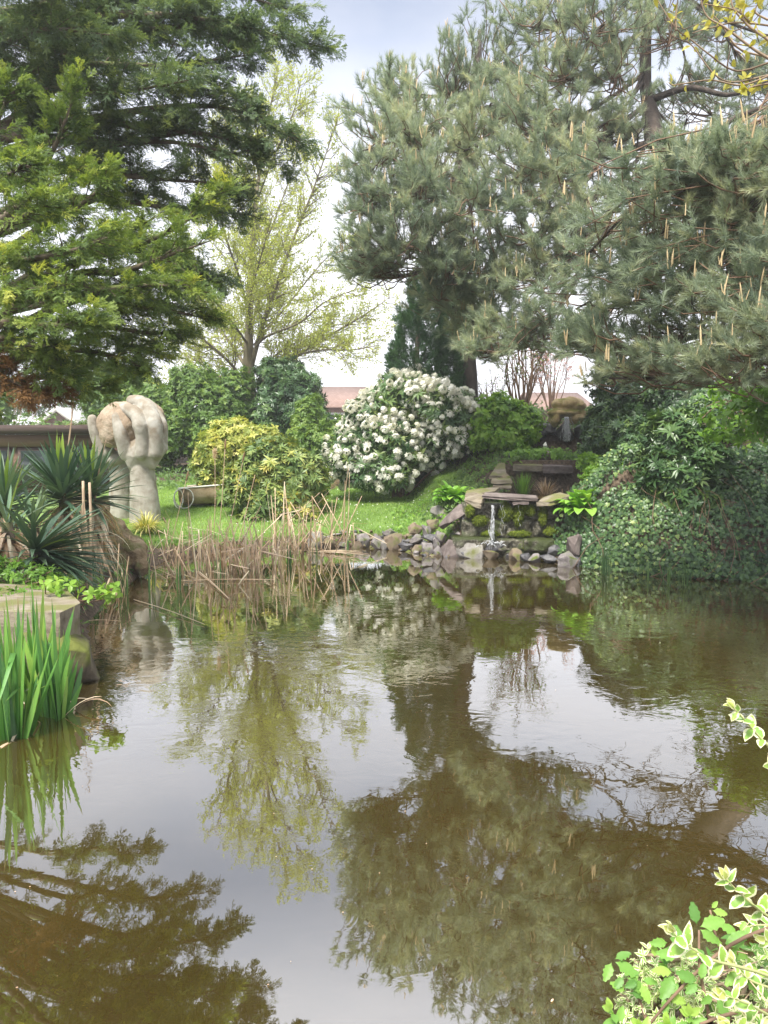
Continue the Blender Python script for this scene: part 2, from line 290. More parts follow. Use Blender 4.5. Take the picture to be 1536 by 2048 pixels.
mx = N(t, 'ShaderNodeMix', data_type='RGBA'); L(r.outputs[0], mx.inputs['Factor']); L(g.outputs[0], mx.inputs[6]); mx.inputs[7].default_value = (.84, .84, .54, 1)
p = N(t, 'ShaderNodeBsdfPrincipled'); p.inputs['Roughness'].default_value = .42; L(mx.outputs[2], p.inputs['Base Color'])
tr = N(t, 'ShaderNodeBsdfTranslucent'); L(mx.outputs[2], tr.inputs[0]); ms = N(t, 'ShaderNodeMixShader'); ms.inputs[0].default_value = .3
L(p.outputs[0], ms.inputs[1]); L(tr.outputs[0], ms.inputs[2]); L(ms.outputs[0], out.inputs[0]); M_varieg = m

# turbid pond water: brown body under a mirror-like surface, rippled in patches
m, t, out = mat('pond_water_mat'); L = t.links.new
tc = N(t, 'ShaderNodeTexCoord')
mp = N(t, 'ShaderNodeMapping'); mp.inputs['Scale'].default_value = (1, 1.25, 1); mp.inputs['Rotation'].default_value = (0, 0, .35); L(tc.outputs['Object'], mp.inputs[0])
n1 = N(t, 'ShaderNodeTexNoise'); n1.inputs['Scale'].default_value = 5.0; n1.inputs['Detail'].default_value = 3; n1.inputs['Distortion'].default_value = .8; L(mp.outputs[0], n1.inputs['Vector'])
n2 = N(t, 'ShaderNodeTexNoise'); n2.inputs['Scale'].default_value = .55; n2.inputs['Detail'].default_value = 2; L(tc.outputs['Object'], n2.inputs['Vector'])
pr = ramp(t, [(.38, (.08,)*3), (.62, (1, 1, 1))]); L(n2.outputs['Fac'], pr.inputs[0])
sp = N(t, 'ShaderNodeSeparateXYZ'); L(tc.outputs['Object'], sp.inputs[0])
mr = N(t, 'ShaderNodeMapRange'); mr.inputs['From Min'].default_value = 3.2; mr.inputs['From Max'].default_value = 6.0; mr.inputs['To Min'].default_value = .15; mr.inputs['To Max'].default_value = 1; L(sp.outputs['Y'], mr.inputs['Value'])
mr2 = N(t, 'ShaderNodeMapRange'); mr2.inputs['From Min'].default_value = 7.5; mr2.inputs['From Max'].default_value = 11; mr2.inputs['To Min'].default_value = 1; mr2.inputs['To Max'].default_value = .22; L(sp.outputs['Y'], mr2.inputs['Value'])
my = N(t, 'ShaderNodeMath', operation='MULTIPLY'); L(mr.outputs[0], my.inputs[0]); L(mr2.outputs[0], my.inputs[1])
mm = N(t, 'ShaderNodeMath', operation='MULTIPLY'); L(pr.outputs[0], mm.inputs[0]); L(my.outputs[0], mm.inputs[1])
m2 = N(t, 'ShaderNodeMath', operation='MULTIPLY'); L(mm.outputs[0], m2.inputs[0]); L(n1.outputs['Fac'], m2.inputs[1])
b = N(t, 'ShaderNodeBump'); b.inputs['Strength'].default_value = .062; b.inputs['Distance'].default_value = .06; L(m2.outputs[0], b.inputs['Height'])
n3 = N(t, 'ShaderNodeTexNoise'); n3.inputs['Scale'].default_value = .8; n3.inputs['Detail'].default_value = 5; L(tc.outputs['Object'], n3.inputs['Vector'])
cb = ramp(t, [(.3, (.040, .029, .0065)), (.7, (.062, .044, .010))]); L(n3.outputs['Fac'], cb.inputs[0])
df = N(t, 'ShaderNodeBsdfDiffuse'); L(cb.outputs[0], df.inputs[0])
gl = N(t, 'ShaderNodeBsdfGlossy'); gl.inputs['Roughness'].default_value = .012; gl.inputs[0].default_value = (1, 1, 1, 1); L(b.outputs[0], gl.inputs['Normal'])
fr = N(t, 'ShaderNodeFresnel'); fr.inputs['IOR'].default_value = 1.33; L(b.outputs[0], fr.inputs['Normal'])
mf = N(t, 'ShaderNodeMapRange'); mf.inputs['From Min'].default_value = .02; mf.inputs['From Max'].default_value = .45; mf.inputs['To Min'].default_value = .41; mf.inputs['To Max'].default_value = .75; L(fr.outputs[0], mf.inputs['Value'])
ms = N(t, 'ShaderNodeMixShader'); L(mf.outputs[0], ms.inputs[0]); L(df.outputs[0], ms.inputs[1]); L(gl.outputs[0], ms.inputs[2]); L(ms.outputs[0], out.inputs[0]); M_water = m
# falling water: thin clear strands with white froth
m, t, out = mat('falling_water_mat'); p = N(t, 'ShaderNodeBsdfPrincipled'); p.inputs['Base Color'].default_value = (.85, .88, .92, 1); p.inputs['Roughness'].default_value = .15; p.inputs['Transmission Weight'].default_value = .35; p.inputs['IOR'].default_value = 1.33
t.links.new(p.outputs[0], out.inputs[0]); M_fall = m

# ------------------------------------------------------------------ terrain
POND = np.array([(-3.6, 1.2), (-3.3, 4.6), (-3.0, 5.5), (-2.55, 5.8), (-2.62, 6.7), (-3.05, 7.7), (-3.35, 9.0), (-3.45, 10.4), (-3.5, 12.2), (-2.7, 12.9),
                 (-1.2, 13.6), (-.25, 13.75), (.35, 13.3), (.77, 12.75), (1.3, 12.5), (1.9, 12.55), (2.75, 12.5), (2.92, 11.7), (3.2, 11.3), (4.05, 10.7), (5.15, 10.3),
                 (6.4, 9), (6.8, 6.5), (5.2, 3.8), (2.4, 2.9), (1.2, 2.55), (.62, 2.25), (.3, 1.4), (-1, .9)])
def pond_sd(x, y):
    "signed distance to the pond edge, positive on land"
    x = np.asarray(x, float); y = np.asarray(y, float); sh = x.shape; p = np.stack([x.ravel(), y.ravel()], -1)
    d = np.full(len(p), 1e9); ins = np.zeros(len(p), bool); n = len(POND)
    for i in range(n):
        a, b_ = POND[i], POND[(i+1) % n]; e = b_-a; w_ = p-a
        t_ = np.clip((w_@e)/(e@e), 0, 1); d = np.minimum(d, np.linalg.norm(w_-t_[:, None]*e, axis=1))
        c = (a[1] <= p[:, 1]) != (b_[1] <= p[:, 1])
        with np.errstate(divide='ignore', invalid='ignore'):
            xi = a[0]+(p[:, 1]-a[1])/(b_[1]-a[1])*e[0]
        ins ^= c & (p[:, 0] < xi)
    return np.where(ins, -d, d).reshape(sh)
def vnoise(x, y, s, seed=0):
    x = np.asarray(x, float)*s; y = np.asarray(y, float)*s
    return (np.sin(x*1.3+seed)+np.sin(y*1.7+seed*2.1+x*.6)+np.sin(x*2.9-y*2.3+seed*.7)*.6+np.sin(y*4.1+x*3.3+seed)*.35)/2.95
def chan(y): return 2.42+(y-12.6)*.33             # centre line of the cascade
def gz(x, y):
    x = np.asarray(x, float); y = np.asarray(y, float); sd = pond_sd(x, y)
    z = np.where(sd < 0, np.maximum(-.9, sd*.9), .05+.33*(1-np.exp(-np.maximum(sd, 0)/.45)))
    z = z + np.where(sd > 0, .085*np.clip(y-13.6, 0, 12)*smooth(0, 1, sd), 0)
    m_ = smooth(.2, 4.8-1.5*smooth(4.2, 5.6, x), sd)*smooth(.4, 3.4, x-.28*np.clip(y-13, 0, 9)+.5*smooth(15, 18, y)*2)*(y > 7)*smooth(7, 9.5, y)*(1-.75*smooth(17.0, 19.6, y))
    z = z + .62*smooth(.02, .5, sd)*smooth(2.75, 3.1, x)*smooth(7, 9.5, y)*(1-.6*m_)
    z = z + .42*smooth(.15, 1.0, sd)*smooth(.5, 1.2, x)*(y > 12)*(1-m_)
    z = z + 1.95*m_ + np.where(sd > 0, .03*vnoise(x, y, 2.2)*smooth(0, .6, sd), 0)
    z = z + .25*smooth(1.0, 3.5, sd)*smooth(-2.2, -4.5, x)*smooth(12, 9, y)
    # the stepped bed of the cascade
    step = np.where(y < 12.62, .0, np.where(y < 15.0, .80, np.where(y < 16.95, 1.5, 2.05)))
    dx = x-chan(y); near = smooth(2.4, .7, dx)*smooth(-1.5, -.75, dx)*smooth(12.45, 12.6, y)*smooth(18.3, 17.4, y)
    z = z*(1-near)+np.minimum(z*0+step, 9)*near
    return z
def gzs(x, y): return float(gz(np.array([x]), np.array([y]))[0])
def axis_coords(lo, hi, st):
    core = np.arange(lo, hi+st/2, st); out_ = 4**np.linspace(0.2, 3.7, 13)
    return np.concatenate([lo-out_[::-1], core, hi+out_])
gx, gy = axis_coords(-13, 12, .13), axis_coords(-2, 27, .13)
X, Y = np.meshgrid(gx, gy); Zg = gz(X, Y)
b = B(); nx, ny = len(gx), len(gy); i = (np.arange(ny-1)[:, None]*nx+np.arange(nx-1)[None]).ravel()
sdv = pond_sd(X, Y)
soil = np.clip(smooth(0, .45, X-.95-.75*smooth(13.6, 15, Y))*(Y < 19)+smooth(.38, .12, sdv)+smooth(.3, .9, Zg-(.4+.085*np.clip(Y-13.6, 0, 12)))*(X > .3)+smooth(-3.7, -4.6, X)*(Y < 12.6)+(Y < 4)+smooth(18.2, 20, Y)*.75, 0, 1)
b.add(np.stack([X, Y, Zg], -1).reshape(-1, 3), np.stack([i, i+1, i+nx+1, i+nx], -1), soil.ravel())
m, t, out = mat('garden_ground_mat'); L = t.links.new
a = N(t, 'ShaderNodeAttribute', attribute_name='tint'); tc = N(t, 'ShaderNodeTexCoord')
n1 = N(t, 'ShaderNodeTexNoise'); n1.inputs['Scale'].default_value = 1.6; n1.inputs['Detail'].default_value = 8; L(tc.outputs['Object'], n1.inputs['Vector'])
n2 = N(t, 'ShaderNodeTexNoise'); n2.inputs['Scale'].default_value = 22; n2.inputs['Detail'].default_value = 8; L(tc.outputs['Object'], n2.inputs['Vector'])
g = ramp(t, [(.3, (.10, .17, .04)), (.7, (.18, .29, .07))]); L(n1.outputs['Fac'], g.inputs[0])
s = ramp(t, [(.3, (.045, .032, .02)), (.55, (.12, .085, .055)), (.75, (.20, .16, .11))]); L(n2.outputs['Fac'], s.inputs[0])
ad = N(t, 'ShaderNodeMath', operation='MULTIPLY_ADD'); L(n2.outputs['Fac'], ad.inputs[0]); ad.inputs[1].default_value = .5; L(a.outputs['Fac'], ad.inputs[2])
rr = ramp(t, [(.6, (0, 0, 0)), (.85, (1, 1, 1))]); L(ad.outputs[0], rr.inputs[0])
mx = N(t, 'ShaderNodeMix', data_type='RGBA'); L(rr.outputs[0], mx.inputs['Factor']); L(g.outputs[0], mx.inputs[6]); L(s.outputs[0], mx.inputs[7])
p = N(t, 'ShaderNodeBsdfPrincipled'); p.inputs['Roughness'].default_value = .9; L(mx.outputs[2], p.inputs['Base Color'])
bp = N(t, 'ShaderNodeBump'); bp.inputs['Strength'].default_value = .7; bp.inputs['Distance'].default_value = .05; L(n2.outputs['Fac'], bp.inputs['Height']); L(bp.outputs[0], p.inputs['Normal']); L(p.outputs[0], out.inputs[0])
setting(b.build('ground', m, smooth=True))
b = B(); b.add([(-4.2, .2, 0), (7.6, .2, 0), (7.6, 14.2, 0), (-4.2, 14.2, 0)], np.array([[0, 1, 2, 3]])); setting(b.build('pond_water', M_water))

# thin spring haze in the air
b = B(); b.box((0, 60, 9.2), (420, 420, 21.6)); m, t, out = mat('haze_mat'); pv = N(t, 'ShaderNodeVolumePrincipled'); pv.inputs['Density'].default_value = .0026; pv.inputs['Color'].default_value = (.97, .98, 1, 1); pv.inputs['Anisotropy'].default_value = .3; t.links.new(pv.outputs[0], out.inputs['Volume']); setting(b.build('haze', m), 'stuff')

# lawn grass, daisies, floating specks
r = rg(1); n = 130000
x = r.uniform(-5.2, 3.2, n); y = r.uniform(12.2, 21, n); sd = pond_sd(x, y); z = gz(x, y)
so = smooth(0, .4, x-.9-.75*smooth(13.6, 15, y))+smooth(.3, .9, z-(.4+.085*np.clip(y-13.6, 0, 12)))*(x > 1.6)+smooth(18.2, 20, y)*.8+smooth(.22, .08, sd)
k = (sd > .06) & (r.random(n) > so); x, y, z = x[k], y[k], z[k]; n = len(x)
h = r.uniform(.025, .06, n)*(1+.8*smooth(.5, .1, sd[k])); an = r.uniform(0, 2*PI, n); wd = r.uniform(.004, .008, n)
P = np.stack([x, y, z-.004], -1); sx = np.stack([np.cos(an), np.sin(an), 0*an], -1)*wd[:, None]; tip = P+np.stack([r.normal(0, .4, n)*h, r.normal(0, .4, n)*h, h], -1)
b = B(); b.add(np.stack([P-sx, P+sx, tip], 1).reshape(-1, 3), np.arange(3*n).reshape(-1, 3), np.repeat(np.clip(r.normal(.5, .2, n)+.32*vnoise(x, y, 1.5)+.2*vnoise(x, y, 4.3, 2), 0, 1), 3)); setting(b.build('lawn_grass', M_grass), 'stuff')
b = B(); n = 260; k = 0; ang = np.arange(6)*PI/3
x = r.uniform(-3, 2, n); y = r.uniform(13.2, 17.6, n); z = gz(x, y); sd = pond_sd(x, y); ok = (sd > .3) & (z < .4+.085*np.clip(y-13.6, 0, 12)+.35)
tpl = (np.vstack([np.stack([np.cos(ang), np.sin(ang), 0*ang], -1), [[0, 0, .2]]])*.013, np.array([[q, (q+1) % 6, 6] for q in range(6)]), np.zeros(7))
pos = np.stack([x, y, z+.055], -1)[ok]; b.scatter(tpl, pos, orient(r.normal(0, 1, (len(pos), 3)), np.array([[0, -.5, 1]]*len(pos))), np.ones(len(pos)), r.random(len(pos)))
setting(b.build('lawn_daisies', M_white), 'stuff')
b = B(); n = 170; x = r.uniform(-3.2, 5, n); y = 2.2+9.5*r.random(n)**1.7; ok = pond_sd(x, y) < -.1; pos = np.stack([x, y, 0*x+.004], -1)[ok]
b.scatter(tpl, pos, orient(r.normal(0, 1, (len(pos), 3))*np.array([1, 1, .02]), np.array([[0, 0, 1.]]*len(pos))), r.uniform(.10, .34, len(pos)), r.random(len(pos))*.35); n = 900; x = r.uniform(-3.4, 6.4, n); y = r.uniform(2, 13.6, n); sd = pond_sd(x, y); ok = (sd < -.02) & (sd > -.55*r.random(n)**2-.05); pos = np.stack([x, y, 0*x+.004], -1)[ok]
b.scatter(tpl, pos, orient(r.normal(0, 1, (len(pos), 3))*[1, 1, .02], np.array([[0, 0, 1.]]*len(pos))), r.uniform(.5, 1.6, len(pos))[:, None]*[.4, 1, .1], r.random(len(pos))*.7); setting(b.build('floating_specks', M_straw), 'stuff')

# ------------------------------------------------------------------ foliage shapes
def leaf_tpl(W=.35, fold=.12, bend=.15, n=3, widest=.45):
    "unit-length leaf along +Y with a centre fold"
    t_ = np.linspace(0, 1, n+1); wv = W/2*np.where(t_ < widest, np.sin(t_/widest*PI/2)**.8, np.cos((t_-widest)/(1-widest)*PI/2)**.8); wv[0] = .02; wv[-1] = .004
    zc = -bend*t_**2
    V = np.stack([np.stack([-wv, t_, zc+fold*wv*2], -1), np.stack([0*t_, t_, zc], -1), np.stack([wv, t_, zc+fold*wv*2], -1)], 1).reshape(-1, 3)
    i_ = np.arange(n)*3; F = np.concatenate([np.stack([i_, i_+1, i_+4, i_+3], -1), np.stack([i_+1, i_+2, i_+5, i_+4], -1)])
    return V, F, np.zeros(len(V))
def rosette_tpl(r_, nl=8, W=.3, up=(.15, .8), L=(.8, 1.0), bend=.3, n=2):
    "whorl of leaves around +Z"
    Vs, Fs, off = [], [], 0; tv, tf, _ = leaf_tpl(W, .15, bend, n)
    for q in range(nl):
        a_ = q*2.4+r_.uniform(-.3, .3); e_ = r_.uniform(*up); d = np.array([[math.cos(a_)*math.cos(e_), math.sin(a_)*math.cos(e_), math.sin(e_)]])
        R = orient(d, np.array([[0, 0, 1.]]))[0]; Vs.append((tv*r_.uniform(*L))@R.T); Fs.append(tf+off); off += len(tv)
    V = np.vstack(Vs); return V, np.vstack(Fs), np.zeros(len(V))
def needle_tpl(r_, n=52, a=(.45, 1.15), L=(.40, .64), w_=.018):
    "pine shoot along +Y bristling with needles"
    t_ = r_.uniform(.0, 1, n); ph = r_.uniform(0, 2*PI, n); an_ = r_.uniform(*a, n)*(1-.45*t_); le = r_.uniform(*L, n)
    d = np.stack([np.cos(ph)*np.sin(an_), np.cos(an_), np.sin(ph)*np.sin(an_)], -1); p0 = np.stack([0*t_, t_, 0*t_], -1)
    s_ = nrm(np.cross(d, r_.normal(0, 1, (n, 3))))*w_
    V = np.stack([p0-s_, p0+s_, p0+d*le[:, None]], 1).reshape(-1, 3)
    st = np.array([[-.012, 0, 0], [.012, 0, 0], [0, 1, 0]])
    V = np.vstack([V, st]); return V, np.arange(len(V)).reshape(-1, 3), np.zeros(len(V))
def frond_tpl(r_, n=8, w_=.022):
    "feathery spray of scale leaves, as on a cypress, along +Y"
    Q = []
    def quad(p, d, l, wd):
        p = np.array(p); d = nrm(np.array(d)); s_ = nrm(np.cross(d, [r_.normal(0, .5), r_.normal(0, .2), 1.]))*wd; Q.append([p, p+d*l*.4+s_, p+d*l, p+d*l*.4-s_])
    quad((0, 0, 0), (0, 1, 0), 1.0, .014)
    for q in range(n):
        t_ = .08+.88*(q+r_.uniform(0, .5))/n
        for sd_ in (-1, 1):
            if r_.random() < .12: continue
            l_ = (.50*(1-t_)**.7+.10)*r_.uniform(.45, 1.3); a_ = .58+r_.uniform(-.2, .2); d = nrm(np.array([sd_*math.sin(a_), math.cos(a_), r_.normal(0, .38)])); p0 = np.array([0, t_, 0])
            quad(p0, d, l_, w_*.6)
            for u in np.arange(.25, 1.01, .11/max(l_, .12)*.6):
                for s2 in (-1, 1): quad(p0+d*l_*u, d+s2*.8*np.array([d[1], -d[0], 0])+r_.normal(0, .25, 3), .11*r_.uniform(.6, 1.2), w_)
    V = np.array(Q).reshape(-1, 3); V[:, 2] -= .16*V[:, 1]**2
    return V, np.arange(len(V)).reshape(-1, 4), np.zeros(len(V))
def ivy_tpl(r_=None):
    pts = np.array([(0, -.05), (.28, -.16), (.5, .12), (.32, .28), (.42, .58), (.2, .55), (0, 1.), (-.2, .55), (-.42, .58), (-.32, .28), (-.5, .12), (-.28, -.16)])
    V = np.vstack([[[0, .25, 0]], np.stack([pts[:, 0], pts[:, 1], -.25*np.abs(pts[:, 0])-.12*pts[:, 1]**2], -1)]); k_ = len(pts)
    return V, np.array([[0, 1+q, 1+(q+1) % k_] for q in range(k_)]), np.zeros(len(V))
def truss_mesh(seed):
    "ball of white rhododendron florets"
    r_ = rg(seed); b_ = B(); petal = leaf_tpl(.75, -.1, .35, 2, .6)
    for q in range(12):
        z_ = r_.uniform(-.25, 1); a_ = q*2.4; rr_ = math.sqrt(max(0, 1-z_*z_)); ax = np.array([rr_*math.cos(a_), rr_*math.sin(a_), z_]); c = ax*.062*r_.uniform(.7, 1.2)
        u = nrm(np.cross(ax, [.3, .2, .9])); v = np.cross(ax, u)
        d = np.array([nrm((u*math.cos(g_)+v*math.sin(g_))*.9+ax*.45) for g_ in np.arange(5)*2*PI/5]); b_.scatter(petal, np.tile(c, (5, 1)), orient(d, np.tile(ax, (5, 1))), np.full(5, .046*r_.uniform(.8, 1.25)), np.full(5, r_.random()))
    me = b_.mesh('flower_truss'); me.materials.append(M_white); return me

def blob_points(r_, lobes, n, depth=(.55, 1.05), bias=2.2):
    "points in the outer shell of a union of ellipsoids; returns positions and outward normals"
    lobes = [(np.array(c, float), np.array(s_, float)*np.ones(3)) for c, s_ in lobes]; vol = np.array([np.prod(s_)**(2/3) for _, s_ in lobes]); vol /= vol.sum()
    P, Nn = [], []; need = n
    while need > 0:
        k_ = r_.choice(len(lobes), size=need*2, p=vol); u = nrm(r_.normal(0, 1, (need*2, 3))); rad = depth[0]+(depth[1]-depth[0])*r_.random(need*2)**(1/bias)
        c = np.array([lobes[q][0] for q in k_]); s_ = np.array([lobes[q][1] for q in k_])
        bump = 1+.16*np.sin(u[:, 0]*5+k_*2.1)*np.sin(u[:, 1]*4.3+k_)+.12*np.sin(u[:, 2]*7+k_*1.3+u[:, 0]*6)
        p = c+u*s_*(rad*bump)[:, None]; keep = np.ones(len(p), bool)
        for q, (c2, s2) in enumerate(lobes):
            keep &= (k_ == q) | (np.sum(((p-c2)/s2)**2, 1) > .5)
        P.append(p[keep][:need]); Nn.append(nrm(u/s_)[keep][:need]); need -= len(P[-1])
    return np.vstack(P), np.vstack(Nn)
def px_lobes(L_):
    "(px, py, D, rx_px, ry_px, depth_m) -> ellipsoids in metres"
    return [(at(a_, b_, D), (rx*D/FPX, dm, ry*D/FPX)) for a_, b_, D, rx, ry, dm in L_]
def bush(name, label, cat, lobes, tpl, n, size, leafm, seed, group=None, base=None, up=.5, stems=14, stem_m=None, depth=(.5, 1.05), tint=(.45, .22), shell=2.2, rad=.025, jit=.5):
    "woody base with stems running into a leafy crown"
    r_ = rg(seed); P, Nn = blob_points(r_, lobes, n, depth, shell); gzp = gz(P[:, 0], P[:, 1])
    ok = P[:, 2] > gzp+.02; P, Nn = P[ok], Nn[ok]
    if base is None:
        c = np.mean([l[0] for l in lobes], 0); base = (c[0], c[1])
    bz = gzs(*base)-.03; root = thing(name, label, cat, (base[0], base[1], bz), group)
    b_ = B()
    for q in r_.choice(len(P), min(stems, len(P)), replace=False):
        s0 = np.array([base[0]+r_.normal(0, .08), base[1]+r_.normal(0, .08), bz]); mid = s0*.5+P[q]*.5+np.array([0, 0, .1])
        b_.tube(catmull([s0, mid, P[q]], 7), np.linspace(rad, .006, 7), 5)
    b_.build('stems', stem_m or M_twigd, root)
    tpls = tpl if isinstance(tpl, list) else [tpl]; b_ = B(); idx = r_.integers(0, len(tpls), len(P))
    d = nrm(Nn+np.array([0, 0, up])+r_.normal(0, jit, P.shape)); cl = vnoise(P[:, 0], P[:, 2], 2.3, seed)*.16
    T_ = np.clip(r_.normal(tint[0], tint[1], len(P))+cl, 0, 1); S_ = size*r_.uniform(.7, 1.25, len(P))
    for q, tp in enumerate(tpls):
        s_ = idx == q
        R = orient(np.cross(d[s_], r_.normal(0, 1, (s_.sum(), 3))), d[s_])      # local +Z = outward
        b_.scatter(tp, P[s_], R, S_[s_], T_[s_])
    b_.build('foliage', leafm, root)
    return root, P, Nn
r0 = rg(5)
ROS = [rosette_tpl(r0) for _ in range(3)]; ROSW = [rosette_tpl(r0, 9, .26, (-.1, .6), (.8, 1.05), .35) for _ in range(3)]
TWIGLEAF = [rosette_tpl(r0, 5, .5, (-.2, 1.0), (.6, 1.0), .2) for _ in range(3)]
BROAD = [rosette_tpl(r0, 4, .62, (-.3, .7), (.7, 1.0), .25, 3) for _ in range(3)]
SHOOT = [needle_tpl(r0) for _ in range(4)]; FROND = [frond_tpl(r0) for _ in range(4)]; IVY = [ivy_tpl()]

# ------------------------------------------------------------------ trees
def sub_path(r_, p0, p1, sag=0., wob=.06, n=7):
    d = p1-p0; l_ = np.linalg.norm(d); mid = [p0+d*t_+r_.normal(0, wob*l_, 3)+np.array([0, 0, sag*l_*math.sin(t_*PI)]) for t_ in (.35, .7)]
    return catmull([p0, *mid, p1], n)
def along(P, t_):
    f = t_*(len(P)-1); i_ = min(int(f), len(P)-2); return P[i_]+(f-i_)*(P[i_+1]-P[i_])
def pine(name, label, cat, trunk, trunk_r, lobes, seed, nsub=30, group=None, shoots=7, size=.19, extra_limbs=(), bare=(), candles=.32, tint0=.45):
    "trunk and limbs, lobes of upturned needle shoots, tan candles on the tips"
    r_ = rg(seed); T_ = catmull(trunk, 16); root = thing(name, label, cat, T_[0]); tb = B(); cb_ = B(); nb = B()
    tb.tube(T_, np.linspace(trunk_r, .035, 16)*(1+.08*np.sin(np.arange(16)*1.7)), 12)
    for pl, ra in extra_limbs:
        pl = catmull(pl, 12); tb.tube(pl, np.linspace(ra, ra*.3, 12), 7)
    for pl in bare:                                   # leafless inner limbs
        pl = catmull(pl, 14); tb.tube(pl, np.linspace(.07, .018, 14), 7)
        for q in range(13):
            u = r_.uniform(.15, 1); p0 = along(pl, u); e_ = p0+nrm(r_.normal(0, 1, 3)+[-.5, -.3, .1])*r_.uniform(.7, 1.9); sp_ = sub_path(r_, p0, e_, sag=.1, wob=.1, n=8); tb.tube(sp_, np.linspace(.026, .008, 8), 5, cap=False)
            for w__ in range(6): p1 = along(sp_, r_.uniform(.3, 1)); tb.tube(sub_path(r_, p1, p1+nrm(r_.normal(0, 1, 3)+[0, 0, .2])*r_.uniform(.3, .8), wob=.1, n=5), np.linspace(.010, .004, 5), 3, cap=False)
    SP, SD, ST = [], [], []; CP, CD = [], []
    for li, (c, s_, ta) in enumerate(lobes):
        c = np.array(c); s_ = np.array(s_); p0 = along(T_, ta); out_ = nrm(c-p0)
        bp = sub_path(r_, p0, c+out_*np.mean(s_)*.55, sag=-.05, wob=.04, n=9); ra = .012+.007*np.linalg.norm(c-p0)
        tb.tube(bp, np.linspace(ra, .012, 9), 6); lt = r_.normal(0, .1)
        for q in range(nsub):
            u = nrm(r_.normal(0, 1, 3)); e_ = c+u*s_*r_.uniform(.35, 1.4); s0 = along(bp, r_.uniform(.45, 1)); e_ = e_+np.array([0, 0, .1])
            sp_ = sub_path(r_, s0, e_, sag=-.12, wob=.07, n=6); tb.tube(sp_, np.linspace(.013, .005, 6), 4, cap=False, mat=1)
            dirn = nrm(sp_[-1]-sp_[-3]); ttn = lt+r_.normal(0, .07)
            for w__ in range(shoots):
                if w__ < 4: p_ = e_+r_.normal(0, .015, 3)
                else: p_ = along(sp_, r_.uniform(.45, .97))
                d = nrm(dirn*.8+np.array([0, 0, .5])+r_.normal(0, .5, 3)); SP.append(p_); SD.append(d); ST.append(ttn)
            if r_.random() < candles:
                for w__ in range(r_.integers(1, 4)):
                    d = nrm(np.array([0, 0, 1.])+r_.normal(0, .13, 3)); CP.append(e_+nrm(dirn*.5+[0, 0, .8])*size*.75+r_.normal(0, .018, 3)); CD.append(d)
    SP, SD, ST = np.array(SP), np.array(SD), np.array(ST); idx = r_.integers(0, len(SHOOT), len(SP))
    S_ = size*r_.uniform(.8, 1.2, len(SP)); TT = np.clip(tint0+ST+r_.normal(0, .24, len(SP)), 0, 1)
    for q, tp in enumerate(SHOOT):
        s__ = idx == q; nb.scatter(tp, SP[s__], orient(SD[s__], r_.normal(0, 1, (s__.sum(), 3))), S_[s__], TT[s__])
    CP, CD = np.array(CP), np.array(CD); k6 = np.arange(5)*2*PI/5
    ct = (np.vstack([np.stack([np.cos(k6)*.065, 0*k6, np.sin(k6)*.065], -1), np.stack([np.cos(k6)*.05, 0*k6+.7, np.sin(k6)*.05], -1), [[0, 1, 0]]]),
          (np.array([[q, (q+1) % 5, 5+(q+1) % 5, 5+q] for q in range(5)]), np.array([[5+q, 5+(q+1) % 5, 10] for q in range(5)])), np.zeros(11))
    cb_.scatter(ct, CP, orient(CD, r_.normal(0, 1, CP.shape)), r_.uniform(.08, .20, len(CP))[:, None]*np.array([[.8, 1, .8]]), r_.random(len(CP)))
    tb.build('trunk', [M_barkpine, M_twigd], root, True); nb.build('crown', M_pine, root); o = cb_.build('candle_shoots', M_candle, root); o['kind'] = 'stuff'
    return root
